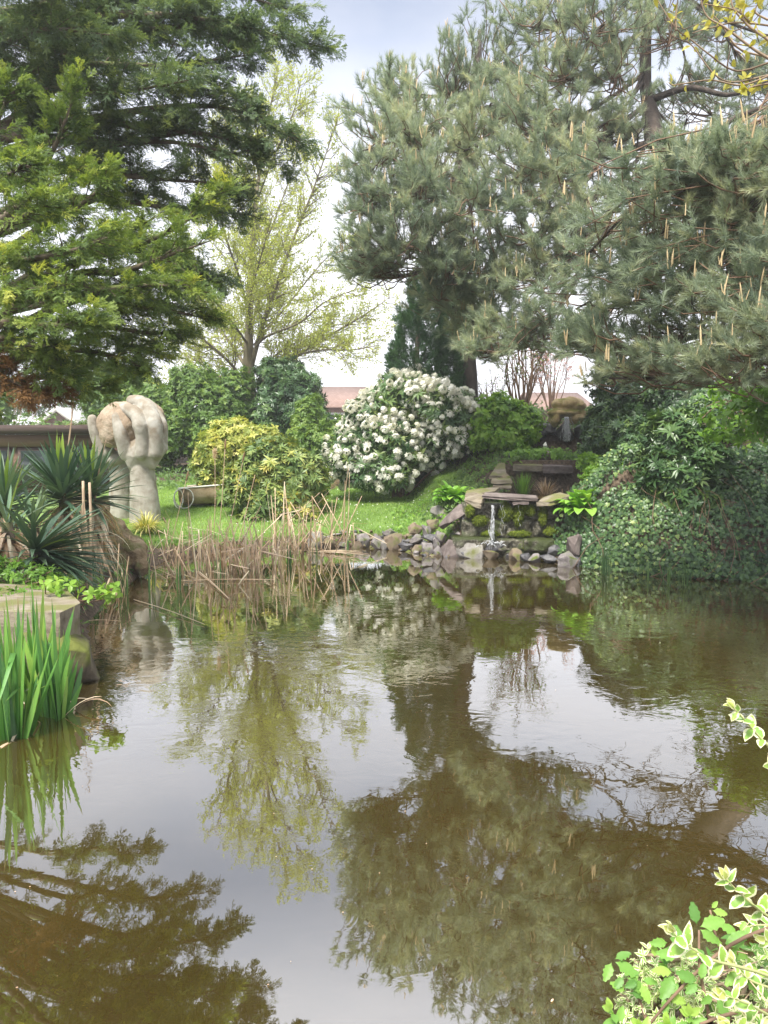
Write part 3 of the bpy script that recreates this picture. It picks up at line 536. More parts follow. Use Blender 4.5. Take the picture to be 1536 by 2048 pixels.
def cypress(name, label, cat, trunk, trunk_r, boughs, seed, leafm, size=.2, tint=(.5, .2), density=1., dead=(), limbs=(), droop=.25, spread=.55, tipgain=.45):
    "boughs carrying flat plumes of sprays in layers"
    r_ = rg(seed); T_ = catmull(trunk, 14); root = thing(name, label, cat, T_[0]); tb = B(); nb = B(); db = B()
    tb.tube(T_, np.linspace(trunk_r, trunk_r*.3, 14), 12)
    for pl, ra in limbs: pl = catmull(pl, 14); tb.tube(pl, np.linspace(ra, ra*.35, 14)*(1+.1*np.sin(np.arange(14)*2.2)), 9)
    SP, SD, SN, ST, DD = [], [], [], [], []
    for bi, (pl, wd) in enumerate(boughs):
        bp = catmull(pl, 20); l_ = np.sum(np.linalg.norm(np.diff(bp, axis=0), axis=1)); tb.tube(bp, np.linspace(.012+.010*l_, .005, 20), 5, cap=False)
        isd = bi in dead; lt = r_.normal(0, .06)
        for q in range(int(l_/.062*density)):
            u = r_.uniform(.12, 1)**.85; p0 = along(bp, u); tg = nrm(along(bp, min(1, u+.05))-along(bp, max(0, u-.05)))
            sd_ = nrm(np.cross(tg, [0, 0, 1.]))*(1 if q % 2 else -1); bl = wd*r_.uniform(.35, 1.)*(1-.62*u**2)*.9
            d = nrm(tg*r_.uniform(.45, 1.1)+sd_*r_.uniform(.25, 1)+np.array([0, 0, r_.normal(.10, .35)])); e_ = p0+d*bl+np.array([0, 0, -droop*bl*bl])
            pp = catmull([p0, p0+d*bl*.55+np.array([0, 0, .04*bl]), e_], 6)
            if r_.random() < .6: tb.tube(pp, np.linspace(.007, .003, 6), 3, cap=False)
            m_ = max(4, int(bl/.036))
            for v in range(m_):
                t_ = r_.uniform(.12, 1); p_ = along(pp, t_)
                tg2 = nrm(pp[-1]-pp[0]); s2 = np.cross(tg2, [0, 0, 1.])*(1 if v % 2 else -1)
                SP.append(p_+r_.normal(0, .02, 3)); SD.append(nrm(tg2+s2*r_.uniform(.2, .9)+np.array([0, 0, r_.normal(.05, .25)])+r_.normal(0, .12, 3)))
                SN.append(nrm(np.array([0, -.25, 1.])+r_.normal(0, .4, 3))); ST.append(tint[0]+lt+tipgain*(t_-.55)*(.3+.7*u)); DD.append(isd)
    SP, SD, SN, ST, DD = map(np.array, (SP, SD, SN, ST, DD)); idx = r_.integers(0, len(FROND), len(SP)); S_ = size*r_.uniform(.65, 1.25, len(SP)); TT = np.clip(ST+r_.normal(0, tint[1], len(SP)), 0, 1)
    for q, tp in enumerate(FROND):
        for bb, f in ((nb, ~DD), (db, DD)):
            s__ = (idx == q) & f; bb.scatter(tp, SP[s__], orient(SD[s__], SN[s__]), S_[s__], TT[s__])
    tb.build('trunk', M_bark, root, True); nb.build('crown', leafm, root)
    if db.n: db.build('dead_sprays', M_dead, root)
    return root, len(SP)

# ------------------------------------------------------------------ background buildings
def gable_house(name, label, x0, x1, D, depth, z_eave, z_ridge, wallm, roofm, ridge_along_x=False, verge=None, window=False):
    g0 = min(gzs(x0, D), gzs(x1, D), gzs(x0, D+depth))-.2; root = thing(name, label, 'house', ((x0+x1)/2, D, g0)); xm = (x0+x1)/2
    b_ = B()
    if not ridge_along_x:
        V = [(x0, D, g0), (x1, D, g0), (x1, D, z_eave), (xm, D, z_ridge), (x0, D, z_eave)]; V2 = [(a_, y_+depth, c) for a_, y_, c in V]
        b_.add(V+V2, (np.array([[0, 1, 2, 4], [5, 9, 7, 6], [0, 4, 9, 5], [1, 6, 7, 2]]), np.array([[4, 2, 3], [9, 8, 7]]))); b_.build('wall', wallm, root)
        b_ = B(); ov = .25; nv = nrm(np.array([z_ridge-z_eave, 0, xm-x0])); 
        for s_ in (-1, 1):
            xe = xm+s_*(x1-x0+2*ov)/2; ze = z_eave-ov*(z_ridge-z_eave)/(xm-x0)
            A = np.array([(xm, D-ov, z_ridge+.03), (xe, D-ov, ze+.03), (xe, D+depth+ov, ze+.03), (xm, D+depth+ov, z_ridge+.03)]); b_.add(np.vstack([A, A+[0, 0, .12]]), np.array([[0, 1, 2, 3], [7, 6, 5, 4], [0, 4, 5, 1], [1, 5, 6, 2], [2, 6, 7, 3]]))
        ro = b_.build('roof', roofm, root)
        if verge:
            b_ = B()
            for s_ in (-1, 1):
                xe = xm+s_*(x1-x0+2*ov)/2; ze = z_eave-ov*(z_ridge-z_eave)/(xm-x0)
                A = np.array([(xm, D-ov-.03, z_ridge+.19), (xe, D-ov-.03, ze+.19), (xe, D-ov-.03, ze-.1), (xm, D-ov-.03, z_ridge-.12)]); b_.add(np.vstack([A, A-[0, .06, 0]]), np.array([[0, 1, 2, 3], [7, 6, 5, 4], [0, 4, 5, 1], [1, 5, 6, 2], [2, 6, 7, 3], [3, 7, 4, 0]]))
            b_.build('verge_board', verge, root)
    else:
        ym = D+depth/2
        V = [(x0, D, g0), (x1, D, g0), (x1, D, z_eave), (x0, D, z_eave)]; V2 = [(a_, D+depth, c) for a_, y_, c in V]; V3 = [(x0, ym, z_ridge), (x1, ym, z_ridge)]
        b_.add(V+V2+V3, (np.array([[0, 1, 2, 3], [5, 4, 7, 6], [0, 3, 7, 4], [1, 5, 6, 2]]), np.array([[3, 8, 7], [2, 6, 9]]))); b_.build('wall', wallm, root)
        b_ = B(); ov = .3; sl = (z_ridge-z_eave)/(depth/2)
        for s_ in (-1, 1):
            ye = ym+s_*(depth/2+ov); ze = z_eave-ov*sl
            A = np.array([(x0-ov, ym, z_ridge+.03), (x1+ov, ym, z_ridge+.03), (x1+ov, ye, ze+.03), (x0-ov, ye, ze+.03)]); b_.add(np.vstack([A, A+[0, 0, .12]]), np.array([[0, 1, 2, 3], [7, 6, 5, 4], [0, 4, 5, 1], [1, 5, 6, 2], [2, 6, 7, 3], [3, 7, 4, 0]]))
        b_.build('roof', roofm, root)
    if window:
        b_ = B(); xw = x0+(x1-x0)*.3; b_.box((xw, D-.03, z_eave-.9), (1.1, .08, 1.2)); wf = b_.build('window', M_rim, root); b_ = B(); b_.box((xw, D-.05, z_eave-.9), (.9, .07, 1.0)); b_.build('pane', M_glass, wf)
    return root
p0, p1, pr_ = at(78, 852, 42), at(160, 852, 42), at(121, 819, 42)
gable_house('brick_house', 'distant brick gable with white verge boards showing above the flat shed roof', p0[0], p1[0], 42, 9, p0[2], pr_[2], M_brick, M_roofg, verge=M_rim)
p0, p1, pr_ = at(642, 815, 45), at(745, 815, 45), at(690, 769, 45)
gable_house('brick_house', 'brick house with brown tiled roof behind the white rhododendron', p0[0], p1[0], 45, 8, p0[2], pr_[2], M_brick, M_roof, True, window=True)
p0, p1, pr_ = at(1085, 822, 38), at(1182, 822, 38), at(1130, 781, 38)
gable_house('brick_house', 'reddish tiled house roof just behind the mushroom-shaped spring rock', p0[0], p1[0], 38, 8, p0[2], pr_[2], M_brick, M_roof, True)
# flat-roofed garden shed
D = 17.2; z1 = at(100, 852, D)[2]; z2 = at(100, 869, D)[2]; z3 = at(100, 893, D)[2]; xr = at(188, 870, D)[0]; xl = xr-5.2; g0 = gzs(xr-2, D)-.1
root = thing('garden_shed', 'low flat-roofed brown shed with dark windows behind the yuccas', 'shed', ((xl+xr)/2, D, g0))
b = B(); b.box(((xl+xr)/2, D+1.5, (z1+z2)/2+.02), (xr-xl+.3, 3.3, z1-z2)); b.build('roof', M_wood, root)
b = B(); b.box(((xl+xr)/2, D+.04, (z3+z2)/2-.004), (xr-xl, .1, z2-z3)); b.build('fascia_board', M_woodl, root)
b = B(); b.box(((xl+xr)/2, D+1.5, (g0+z3)/2), (xr-xl-.1, 2.8, z3-g0)); b.build('wall', M_woodl, root)
for q in range(3):
    xc = xl+.95+q*1.62; b = B(); b.box((xc, D+.07, z3-.42), (1.45, .06, .78)); f = b.build('window', M_wood, root); b = B(); b.box((xc, D+.05, z3-.42), (1.3, .07, .66)); b.build('pane', M_glass, f)

# ------------------------------------------------------------------ trees behind the pond
# pale spring-leaved tree
r = rg(21); D = 26
def pp(L_, D0): return [at(a_, c, D0+e_) for a_, c, e_ in L_]
base = at(497, 838, D); base[2] = gzs(base[0], D)-.1
root = thing('budding_tree', 'tall spreading tree with thin pale yellow-green spring leaves behind the laurels', 'tree', base)
tb, lb = B(), B()
main = catmull([base, *pp([(497, 760, 0), (498, 660, 0), (501, 540, .2), (512, 400, .2), (532, 260, .3), (556, 140, .3)], D)], 30)
tb.tube(main, np.interp(np.linspace(0, 1, 30), [0, .15, .3, .6, 1], [.30, .23, .15, .07, .012]), 12)
LIMBS = [([(500, 745, 0), (525, 650, -.5), (552, 575, -1), (588, 475, -1.4), (628, 375, -1.8), (672, 250, -2)], .13), ([(512, 770, 0), (555, 742, .6), (625, 692, 1.2), (725, 632, 1.8), (778, 596, 2)], .12),
 ([(505, 705, 0), (530, 675, -.8), (600, 645, -1.6), (650, 604, -2.2), (720, 575, -2.5)], .075), ([(492, 735, 0), (470, 700, .5), (430, 645, 1), (382, 577, 1.6), (318, 545, 2)], .1),
 ([(490, 770, 0), (462, 728, -.6), (402, 676, -1.2), (352, 650, -1.8), (290, 630, -2)], .09), ([(488, 785, 0), (452, 762, .8), (402, 728, 1.4), (342, 696, 2), (282, 690, 2.4)], .085),
 ([(500, 620, .1), (508, 500, .8), (512, 380, 1.4), (500, 270, 2), (492, 190, 2.2)], .08), ([(499, 640, 0), (480, 560, -1), (450, 470, -1.8), (425, 370, -2.3), (400, 290, -2.6)], .08),
 ([(503, 560, .2), (545, 450, 1.2), (585, 340, 2), (610, 240, 2.5)], .06), ([(515, 400, .2), (545, 320, -1), (585, 230, -1.6), (600, 170, -2)], .045), ([(505, 480, .2), (470, 380, .9), (450, 290, 1.4), (455, 200, 1.8)], .05),
 ([(515, 760, 0), (570, 720, -1), (640, 700, -2), (700, 700, -2.6), (760, 690, -3)], .07), ([(497, 690, 0), (445, 620, -2), (390, 560, -3), (345, 490, -3.6)], .06), ([(499, 680, 0), (520, 590, 2), (560, 500, 3.4), (600, 430, 4)], .07),
 ([(499, 670, 0), (500, 600, -2), (520, 520, -3.2), (545, 430, -4)], .07), ([(495, 720, 0), (470, 660, 2.2), (420, 600, 3.6), (370, 540, 4.4)], .06), ([(510, 740, 0), (580, 692, .8), (655, 655, 1.4), (735, 640, 2)], .06), ([(508, 690, 0), (575, 610, 1), (640, 530, 1.6), (700, 470, 2)], .06), ([(490, 790, 0), (440, 800, -1.0), (390, 770, -2), (350, 780, -3)], .05)]
LP, LD = [], []
def twigs(P, r0_, lev, ln):
    for q in range(int(ln/.125)):
        u = r.uniform(.18 if lev else .12, 1); p_ = along(P, u); tg = nrm(along(P, min(1, u+.04))-along(P, max(0, u-.04)))
        sd_ = nrm(np.cross(tg, r.normal(0, 1, 3))); d = nrm(tg*.75+sd_*.75+np.array([0, 0, .25])); l_ = (1.5 if lev == 0 else .6)*r.uniform(.4, 1.15)*(1.05-.55*u)
        e_ = p_+d*l_+np.array([0, 0, -.05*l_]); sp_ = sub_path(r, p_, e_, sag=-.06, wob=.05, n=5); rr_ = max(.006, r0_*.35*(1-u*.5)) if lev == 0 else .005
        tb.tube(sp_, np.linspace(rr_, .004, 5), 4 if lev == 0 else 3, cap=False)
        if lev == 0: twigs(sp_, rr_, 1, l_)
        for w__ in range(int(3+l_*11)): LP.append(along(sp_, r.uniform(.25, 1))+r.normal(0, .03, 3)); LD.append(d)
for L_, ra in LIMBS+[(None, .1)]:
    P = catmull(pp(L_, D), 16) if L_ else main[12:]
    ra = ra*.68
    if L_: tb.tube(P, np.linspace(ra, .010, 16), 7)
    twigs(P, ra, 0, np.sum(np.linalg.norm(np.diff(P, axis=0), axis=1))*1.15)
LP, LD = np.array(LP), np.array(LD); k = r.random(len(LP)) < .5; LP, LD = np.vstack([LP, LP[k]+r.normal(0, .05, (k.sum(), 3))]), np.vstack([LD, LD[k]])
lb.scatter(leaf_tpl(.55, .15, .2, 2), LP, orient(nrm(LD+r.normal(0, .7, LP.shape)+[0, 0, -.1]), r.normal(0, 1, LP.shape)), r.uniform(.04, .095, len(LP)), np.clip(r.normal(.5, .22, len(LP)), 0, 1))
tb.build('trunk', M_barkp, root, True); lb.build('crown', M_pale, root)
print('pale leaves', len(LP))

# columnar conifer between the rhododendron and the pines
r = rg(31); D = 17.6; c0 = at(830, 760, D); g0 = gzs(c0[0], D)-.05; root = thing('columnar_conifer', 'dense dark green upright conifer column behind the white rhododendron', 'tree', (c0[0], D, g0))
b = B(); b.tube(catmull([(c0[0], D, g0), (c0[0], D, g0+2), (c0[0]+.1, D, g0+4.3)], 8), np.linspace(.14, .03, 8), 8); b.build('trunk', M_bark, root)
PL, NL = blob_points(r, [((c0[0]-.05, D, g0+1.6), (.66, .66, 1.7)), ((c0[0]+.12, D, g0+2.9), (.60, .6, 1.4)), ((c0[0]+.3, D+.1, g0+3.9), (.45, .45, 1.1)), ((c0[0]+.55, D+.2, g0+1.8), (.6, .6, 1.7))], 7500, (.6, 1.06)); b = B()
d = nrm(NL*.7+np.array([0, 0, 1.])+r.normal(0, .3, PL.shape))
for q, tp in enumerate(FROND): s = np.arange(len(PL)) % 4 == q; b.scatter(tp, PL[s], orient(d[s], r.normal(0, 1, (s.sum(), 3))), r.uniform(.12, .2, s.sum()), np.clip(r.normal(.5, .2, s.sum())+.2*vnoise(PL[s, 0], PL[s, 2], 4), 0, 1))
b.build('crown', M_column, root)

# two pines on the bank
def lob(L_, ta_scale=1): return [(at(a_, c, D_), (rx*D_/FPX, dm, ry*D_/FPX), ta) for a_, c, D_, rx, ry, dm, ta in L_]
P1 = lob([(745, 300, 13.0, 60, 80, .5, .62), (740, 410, 12.6, 60, 60, .5, .55), (730, 505, 12.4, 55, 50, .5, .48), (830, 260, 13.2, 70, 80, .7, .68), (840, 380, 12.3, 75, 65, .6, .58), (820, 490, 12.2, 70, 60, .6, .5),
          (905, 175, 13.8, 50, 70, .6, .85), (930, 290, 13, 70, 80, .7, .72), (940, 420, 12.0, 75, 65, .6, .6), (905, 540, 12.4, 70, 55, .6, .48), (990, 130, 14.2, 60, 80, .7, .95), (1010, 230, 13.4, 70, 70, .6, .82),
          (885, 590, 13.0, 60, 45, .5, .42), (945, 640, 13.4, 60, 50, .5, .4), (950, 690, 14, 45, 40, .5, .32), (990, 560, 12.6, 60, 50, .5, .46), (800, 200, 14.4, 55, 60, .6, .75), (860, 330, 14.6, 110, 140, .8, .65), (930, 480, 14.6, 110, 110, .7, .5), (745, 545, 13.2, 50, 24, .4, .42)])
D = 18.2; bx = at(932, 800, D); bz = gzs(bx[0], D)-.1
pine('pine_tree', 'blue-green pine behind the white rhododendron, the lower of the two pines', 'tree', [(bx[0], D, bz), at(932, 720, D), at(915, 560, D-.6), at(915, 400, D-1.6), at(940, 240, D-2.4), at(955, 120, D-2.6), at(960, 60, D-2.6)], .30, P1, 41, nsub=37, shoots=8)
P2 = lob([(1090, 40, 13.5, 80, 80, 0.8, 0.9), (1110, 150, 13, 80, 70, 0.7, 0.82), (1190, 60, 13, 90, 80, 0.8, 0.92), (1060, 260, 12.4, 70, 60, 0.6, 0.75), (1150, 270, 13.2, 75, 50, 0.6, 0.74), (1040, 350, 12.0, 80, 60, 0.6, 0.66), (1130, 380, 12.0, 90, 60, 0.6, 0.62), (1230, 170, 13.4, 80, 70, 0.7, 0.84), (1330, 60, 14.5, 90, 70, 0.8, 0.95), (1440, 40, 15, 100, 60, 0.8, 0.98), (1080, 470, 12.0, 90, 60, 0.6, 0.55), (1060, 570, 12.0, 80, 55, 0.5, 0.48), (1080, 660, 12.0, 90, 45, 0.5, 0.42), (990, 690, 12.0, 60, 40, 0.5, 0.42), (1420, 210, 15, 90, 60, 0.7, 0.88), (1530, 180, 15, 70, 70, 0.7, 0.9), (1230, 280, 14.5, 40, 36, 0.5, 0.76), (1150, -60, 14, 120, 80, 0.9, 0.97), (1350, -70, 15, 140, 90, 1.0, 0.99), (1600, 100, 15, 90, 90, 0.9, 0.9), (1120, 330, 14.5, 100, 70, 0.7, 0.66), (1120, 520, 13.2, 90, 40, 0.6, 0.5), (1480, 300, 14.5, 60, 30, 0.5, 0.66)])
P3 = lob([(1200, 490, 8.5, 105, 63, 0.42, 0.7928571428571428), (1330, 470, 7.8, 116, 63, 0.42, 0.8214285714285714), (1460, 450, 7.2, 116, 68, 0.42, 0.85), (1180, 600, 8.6, 74, 42, 0.35, 0.6357142857142857), (1380, 560, 7.6, 116, 42, 0.35, 0.6928571428571428), (1500, 570, 7.0, 94, 63, 0.35, 0.6785714285714286), (1210, 680, 8.4, 63, 47, 0.35, 0.5214285714285714), (1310, 660, 7.9, 94, 52, 0.35, 0.55), (1430, 650, 7.3, 116, 63, 0.35, 0.5642857142857143), (1530, 690, 6.8, 84, 63, 0.35, 0.5071428571428571), (1250, 745, 8.2, 74, 47, 0.35, 0.4285714285714285), (1390, 745, 7.5, 84, 37, 0.35, 0.4285714285714285), (1640, 600, 6.3, 94, 94, 0.5599999999999999, 0.6357142857142857), (1400, 400, 7.8, 90, 45, 0.5, 0.9), (1510, 390, 7.2, 80, 50, 0.5, 0.92), (1260, 540, 8.2, 80, 40, 0.4, 0.7), (1440, 520, 7.2, 90, 45, 0.4, 0.75), (1150, 700, 8.9, 50, 35, 0.3, 0.42), (1330, 610, 7.8, 90, 40, 0.4, 0.6), (1480, 740, 6.9, 70, 35, 0.3, 0.4), (1250, 390, 7.6, 100, 60, 0.5, 0.9), (1370, 360, 7.6, 100, 60, 0.5, 0.9), (1490, 330, 7.0, 90, 60, 0.5, 0.9), (1600, 420, 7.0, 90, 90, 0.5, 0.9), (1360, 345, 7.6, 60, 40, 0.5, 0.9)])
D = 15; bx = at(1590, 700, 12.6); bz = gzs(bx[0], 12.6)-.2; up_ = bx[0]
pine('pine_tree', 'large leaning pine reaching over the ivy bank, the tallest thing at the pond', 'tree', [(up_+.2, 12.6, bz), at(1560, 650, 12.6), at(1500, 540, 13), at(1410, 410, 13.8), at(1318, 292, 14.6), at(1300, 220, D), at(1290, 150, D), at(1300, -20, D), at(1340, -200, D)], .33, P2, 42, nsub=35, shoots=8,
     extra_limbs=[([at(1310, 285, D), at(1250, 300, D-.4), at(1190, 312, D-.8), at(1110, 330, D-1.6)], .09), ([at(1300, 200, D), at(1380, 175, D-.4), at(1460, 190, D-1), at(1540, 160, D-1)], .07)],
     bare=[[at(a_, c, D-e_) for a_, c, e_ in L_] for L_ in ([(1400, 380, 0), (1330, 385, .5), (1250, 430, 1), (1160, 500, 1.6)], [(1500, 515, 0), (1440, 475, .6), (1360, 480, 1.2), (1270, 540, 1.8)], [(1450, 440, 0), (1440, 500, .8), (1390, 580, 1.4), (1320, 640, 1.8)], [(1520, 560, 0), (1470, 600, .8), (1430, 680, 1.4)], [(1340, 310, 0), (1270, 370, .6), (1200, 390, 1.2), (1110, 450, 1.6)], [(1480, 480, 0), (1510, 420, .8), (1560, 380, 1.4)])])
D = 8.6; q_ = (7.3, 8.6)
pine('pine_tree', 'near pine rooted beyond the right edge, its long-needled boughs hanging over the ivy', 'tree', [(7.3, 8.6, gzs(7.3, 8.6)-.2), (7.2, 8.6, 2.5), (7.0, 8.7, 5), (6.9, 8.7, 7.5), (6.8, 8.7, 9)], .22, P3, 43, nsub=22, shoots=7, size=.16, candles=.3)

# dark cypress with a thick bough, and the golden-tipped cypress before it, both rooted on the left bank
tr = [(-6.6, 8.6, gzs(-6.6, 8.6)-.1), (-6.5, 8.7, 2.2), (-6.2, 9, 5), (-6.1, 9.1, 6.5), (-6.0, 9.1, 7.6)]
def bg_(L_): return [at(a_, c, D_) for a_, c, D_ in L_]
BD = [([(-6.2, 9, 5)]+bg_([(20, 250, 8.6), (120, 120, 8.4), (300, 60, 8.2), (480, 60, 8.0), (655, 96, 7.9)]), .75), ([(-6.1, 9, 6)]+bg_([(60, 60, 8.6), (250, 0, 8.4), (420, -20, 8.2), (600, 25, 8)]), .75), ([(-6.2, 9, 5)]+bg_([(40, 260, 8.5), (170, 240, 8.2), (330, 215, 8.0), (470, 220, 7.8), (600, 285, 7.6)]), .75),
      ([(-6.3, 8.9, 4.4)]+bg_([(60, 290, 8.4), (200, 290, 8.2), (350, 285, 8.0), (560, 330, 7.8)]), .7), ([(-6.3, 8.9, 4)]+bg_([(80, 350, 8.5), (220, 350, 8.2), (340, 360, 8.0), (480, 370, 7.9)]), .6), ([(-6.3, 8.9, 3.8)]+bg_([(100, 410, 8.6), (240, 405, 8.4), (380, 420, 8.2), (500, 430, 8)]), .6),
      ([(-6.2, 9, 5.5)]+bg_([(20, 150, 8.4), (160, 130, 8.0), (330, 130, 7.8), (500, 110, 7.7)]), .75), ([(-6.1, 9, 6.6)]+bg_([(50, 20, 8.4), (200, -60, 8.2), (400, -90, 8), (560, -30, 8)]), .8),
      ([(-6.3, 8.9, 3.2)]+bg_([(140, 500, 8.7), (260, 500, 8.4), (370, 530, 8.2), (430, 560, 8.1)]), .55), ([(-6.3, 8.8, 2.8)]+bg_([(120, 600, 8.8), (250, 590, 8.6), (380, 620, 8.4)]), .5), ([(-6.2, 9, 5.2)]+bg_([(0, 190, 8.2), (110, 180, 7.6), (230, 185, 7.3), (380, 160, 7.1)]), .7),
      ([(-6.1, 9, 6)]+bg_([(-40, 100, 8.2), (80, 60, 7.4), (220, 70, 7.0)]), .8), ([(-6.3, 8.8, 2.6)]+bg_([(20, 700, 8.6), (150, 730, 8.3), (260, 745, 8.0)]), .45), ([(-6.1, 9, 6.2)]+bg_([(80, 40, 8.3), (300, 30, 8.0), (420, 40, 7.8), (560, 70, 7.7)]), .75), ([(-6.2, 9, 4.7)]+bg_([(120, 250, 8.3), (300, 260, 8.1), (420, 270, 8), (520, 300, 7.9)]), .6), ([(-6, 9.1, 7)]+bg_([(-100, -60, 7.6), (20, -60, 7), (150, -80, 6.6)]), .8)]
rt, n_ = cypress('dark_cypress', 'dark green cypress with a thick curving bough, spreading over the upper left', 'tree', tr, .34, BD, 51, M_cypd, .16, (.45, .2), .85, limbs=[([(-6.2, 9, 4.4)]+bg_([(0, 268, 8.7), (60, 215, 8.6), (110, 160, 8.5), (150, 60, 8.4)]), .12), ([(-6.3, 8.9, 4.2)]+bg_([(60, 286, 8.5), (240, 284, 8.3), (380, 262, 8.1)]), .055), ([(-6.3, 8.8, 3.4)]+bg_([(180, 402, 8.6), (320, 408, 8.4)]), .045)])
print('dark fronds', n_)
tr = [(-4.9, 6.9, gzs(-4.9, 6.9)-.1), (-4.8, 6.9, 1.8), (-4.6, 6.9, 3.5), (-4.3, 6.8, 5.2)]
def tp_(z): return (-4.75, 6.9, z)
BG = [([tp_(3)]+bg_([(30, 420, 6.7), (95, 320, 6.5), (125, 255, 6.4), (150, 185, 6.4)]), .5), ([tp_(2.6)]+bg_([(60, 470, 6.6), (130, 430, 6.4), (180, 395, 6.3), (215, 360, 6.3)]), .5), ([tp_(2.4)]+bg_([(120, 540, 6.7), (250, 500, 6.6), (360, 450, 6.5), (440, 384, 6.5)]), .55), ([tp_(2.2)]+bg_([(110, 570, 6.6), (240, 545, 6.4), (340, 510, 6.3), (425, 480, 6.3)]), .55),
      ([tp_(2.2)]+bg_([(80, 590, 6.4), (200, 580, 6.2), (310, 570, 6.1), (415, 585, 6.1)]), .5), ([tp_(2)]+bg_([(100, 620, 6.5), (220, 610, 6.4), (330, 620, 6.3), (425, 640, 6.3)]), .5), ([tp_(2)]+bg_([(80, 660, 6.6), (180, 650, 6.4), (290, 665, 6.3), (360, 668, 6.2)]), .5), ([tp_(1.9)]+bg_([(60, 700, 6.6), (150, 700, 6.4), (230, 712, 6.3), (285, 735, 6.3)]), .45),
      ([tp_(2.8)]+bg_([(-20, 380, 6.4), (20, 350, 6), (50, 325, 5.8)]), .5), ([tp_(2.6)]+bg_([(0, 460, 6.2), (50, 430, 5.8), (95, 410, 5.7)]), .5), ([tp_(2.4)]+bg_([(-30, 540, 6.2), (60, 520, 5.8), (150, 500, 5.6), (215, 475, 5.6)]), .5), ([tp_(2.3)]+bg_([(-20, 600, 6), (60, 580, 5.6), (140, 570, 5.4)]), .45), ([tp_(2)]+bg_([(-20, 660, 6), (60, 650, 5.6), (130, 650, 5.4), (190, 640, 5.4)]), .45),
      ([tp_(1.8)]+bg_([(20, 720, 6.4), (90, 735, 6.1), (150, 752, 6)]), .4), ([tp_(1.8)]+bg_([(-20, 690, 6.2), (40, 690, 6), (110, 695, 5.9)]), .4), ([tp_(1.7)]+bg_([(0, 770, 6.5), (60, 778, 6.3), (120, 790, 6.2)]), .35), ([tp_(1.7)]+bg_([(-60, 740, 6.4), (20, 760, 6.2), (70, 790, 6.1)]), .35), ([tp_(2.4)]+bg_([(140, 505, 7.2), (240, 470, 7.1), (320, 430, 7)]), .5), ([tp_(3.2)]+bg_([(-40, 300, 6.7), (0, 230, 6.6), (20, 180, 6.5)]), .5), ([tp_(2.9)]+bg_([(40, 400, 7), (110, 380, 6.9), (165, 330, 6.9)]), .5),
      ([tp_(2)]+bg_([(150, 680, 7), (250, 690, 6.9), (330, 710, 6.8)]), .4), ([tp_(1.75)]+bg_([(60, 760, 7), (160, 780, 6.9), (220, 770, 6.9)]), .35)]
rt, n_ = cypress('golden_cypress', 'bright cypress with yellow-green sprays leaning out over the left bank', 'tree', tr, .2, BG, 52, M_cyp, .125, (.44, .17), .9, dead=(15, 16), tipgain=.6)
print('golden fronds', n_)

# budding tree at the right: only some long bare shoots reach into view
r = rg(61); g0 = gzs(6.4, 4.2); root = thing('bare_budding_tree', 'bare twigs with opening yellow-green buds hanging in from the upper right', 'tree', (6.4, 4.2, g0)); tb, lb = B(), B()
tb.tube(catmull([(6.4, 4.2, g0-.1), (6.3, 4.3, 2.2), (5.6, 4.7, 4.2), (4.2, 5.0, 5.6)], 14), np.linspace(.2, .05, 14), 10)
LP, LD = [], []
TW = [[(1620, 150, 5), (1536, 80, 5), (1490, 45, 5), (1478, 0, 5), (1470, -60, 5)], [(1600, 90, 5), (1530, 75, 5), (1470, 22, 5), (1462, -20, 5)], [(1560, 130, 4.9), (1510, 100, 4.9), (1450, 55, 4.9), (1412, 30, 4.9), (1398, -20, 4.9)], [(1600, 100, 5.2), (1500, 138, 5.2), (1460, 138, 5.2), (1420, 110, 5.1), (1385, 82, 5.1), (1350, 55, 5), (1312, -5, 5)], [(1620, 130, 5), (1536, 150, 5), (1470, 164, 5), (1430, 150, 4.9), (1390, 98, 4.9), (1372, 80, 4.9)],
      [(1620, 110, 4.8), (1536, 152, 4.8), (1480, 170, 4.8), (1420, 160, 4.8), (1350, 170, 4.8), (1338, 165, 4.8)], [(1560, 118, 5), (1480, 98, 5), (1440, 45, 5), (1425, 30, 5)], [(1500, 44, 5), (1470, 20, 5), (1410, 8, 5)], [(1352, 62, 5), (1352, 30, 5), (1358, -20, 5)], [(1536, 40, 5), (1510, 22, 5), (1530, -10, 5)], [(1600, 60, 5.1), (1480, 45, 5.1), (1420, 56, 5.1), (1385, 66, 5.1)], [(1580, 160, 4.8), (1510, 172, 4.8), (1488, 182, 4.8)]]
for q, L_ in enumerate(TW):
    P = catmull(bg_(L_), 20); P = np.vstack([[catmull([(4.2, 5.0, 5.6), P[0]], 4)[0]], P]) if q < 1 else P
    tb.tube(P, np.linspace(.010 if q < 3 else .007, .003, len(P)), 5)
    for u in np.linspace(.3, 1, 6):
        p_ = along(P, u)+r.normal(0, .01, 3); k = r.integers(2, 6) if r.random() < .5 else 1
        for w__ in range(k): LP.append(p_); LD.append(nrm(r.normal(0, 1, 3)+[0, 0, .3]))
P_ = catmull([(5.6, 4.7, 4.2), (4.6, 4.9, 4.6), at(1620, 120, 5)], 8); tb.tube(P_, np.linspace(.08, .012, 8), 7); P_ = catmull([(4.2, 5, 5.6), at(1700, 20, 5), at(1600, 90, 5)], 8); tb.tube(P_, np.linspace(.05, .010, 8), 6)
LP, LD = np.array(LP), np.array(LD); lb.scatter(leaf_tpl(.5, .2, .3, 3), LP, orient(LD, r.normal(0, 1, LP.shape)), r.uniform(.03, .075, len(LP)), r.random(len(LP)))
tb.build('trunk', M_twig, root, True); lb.build('bud_leaves', M_bud, root)

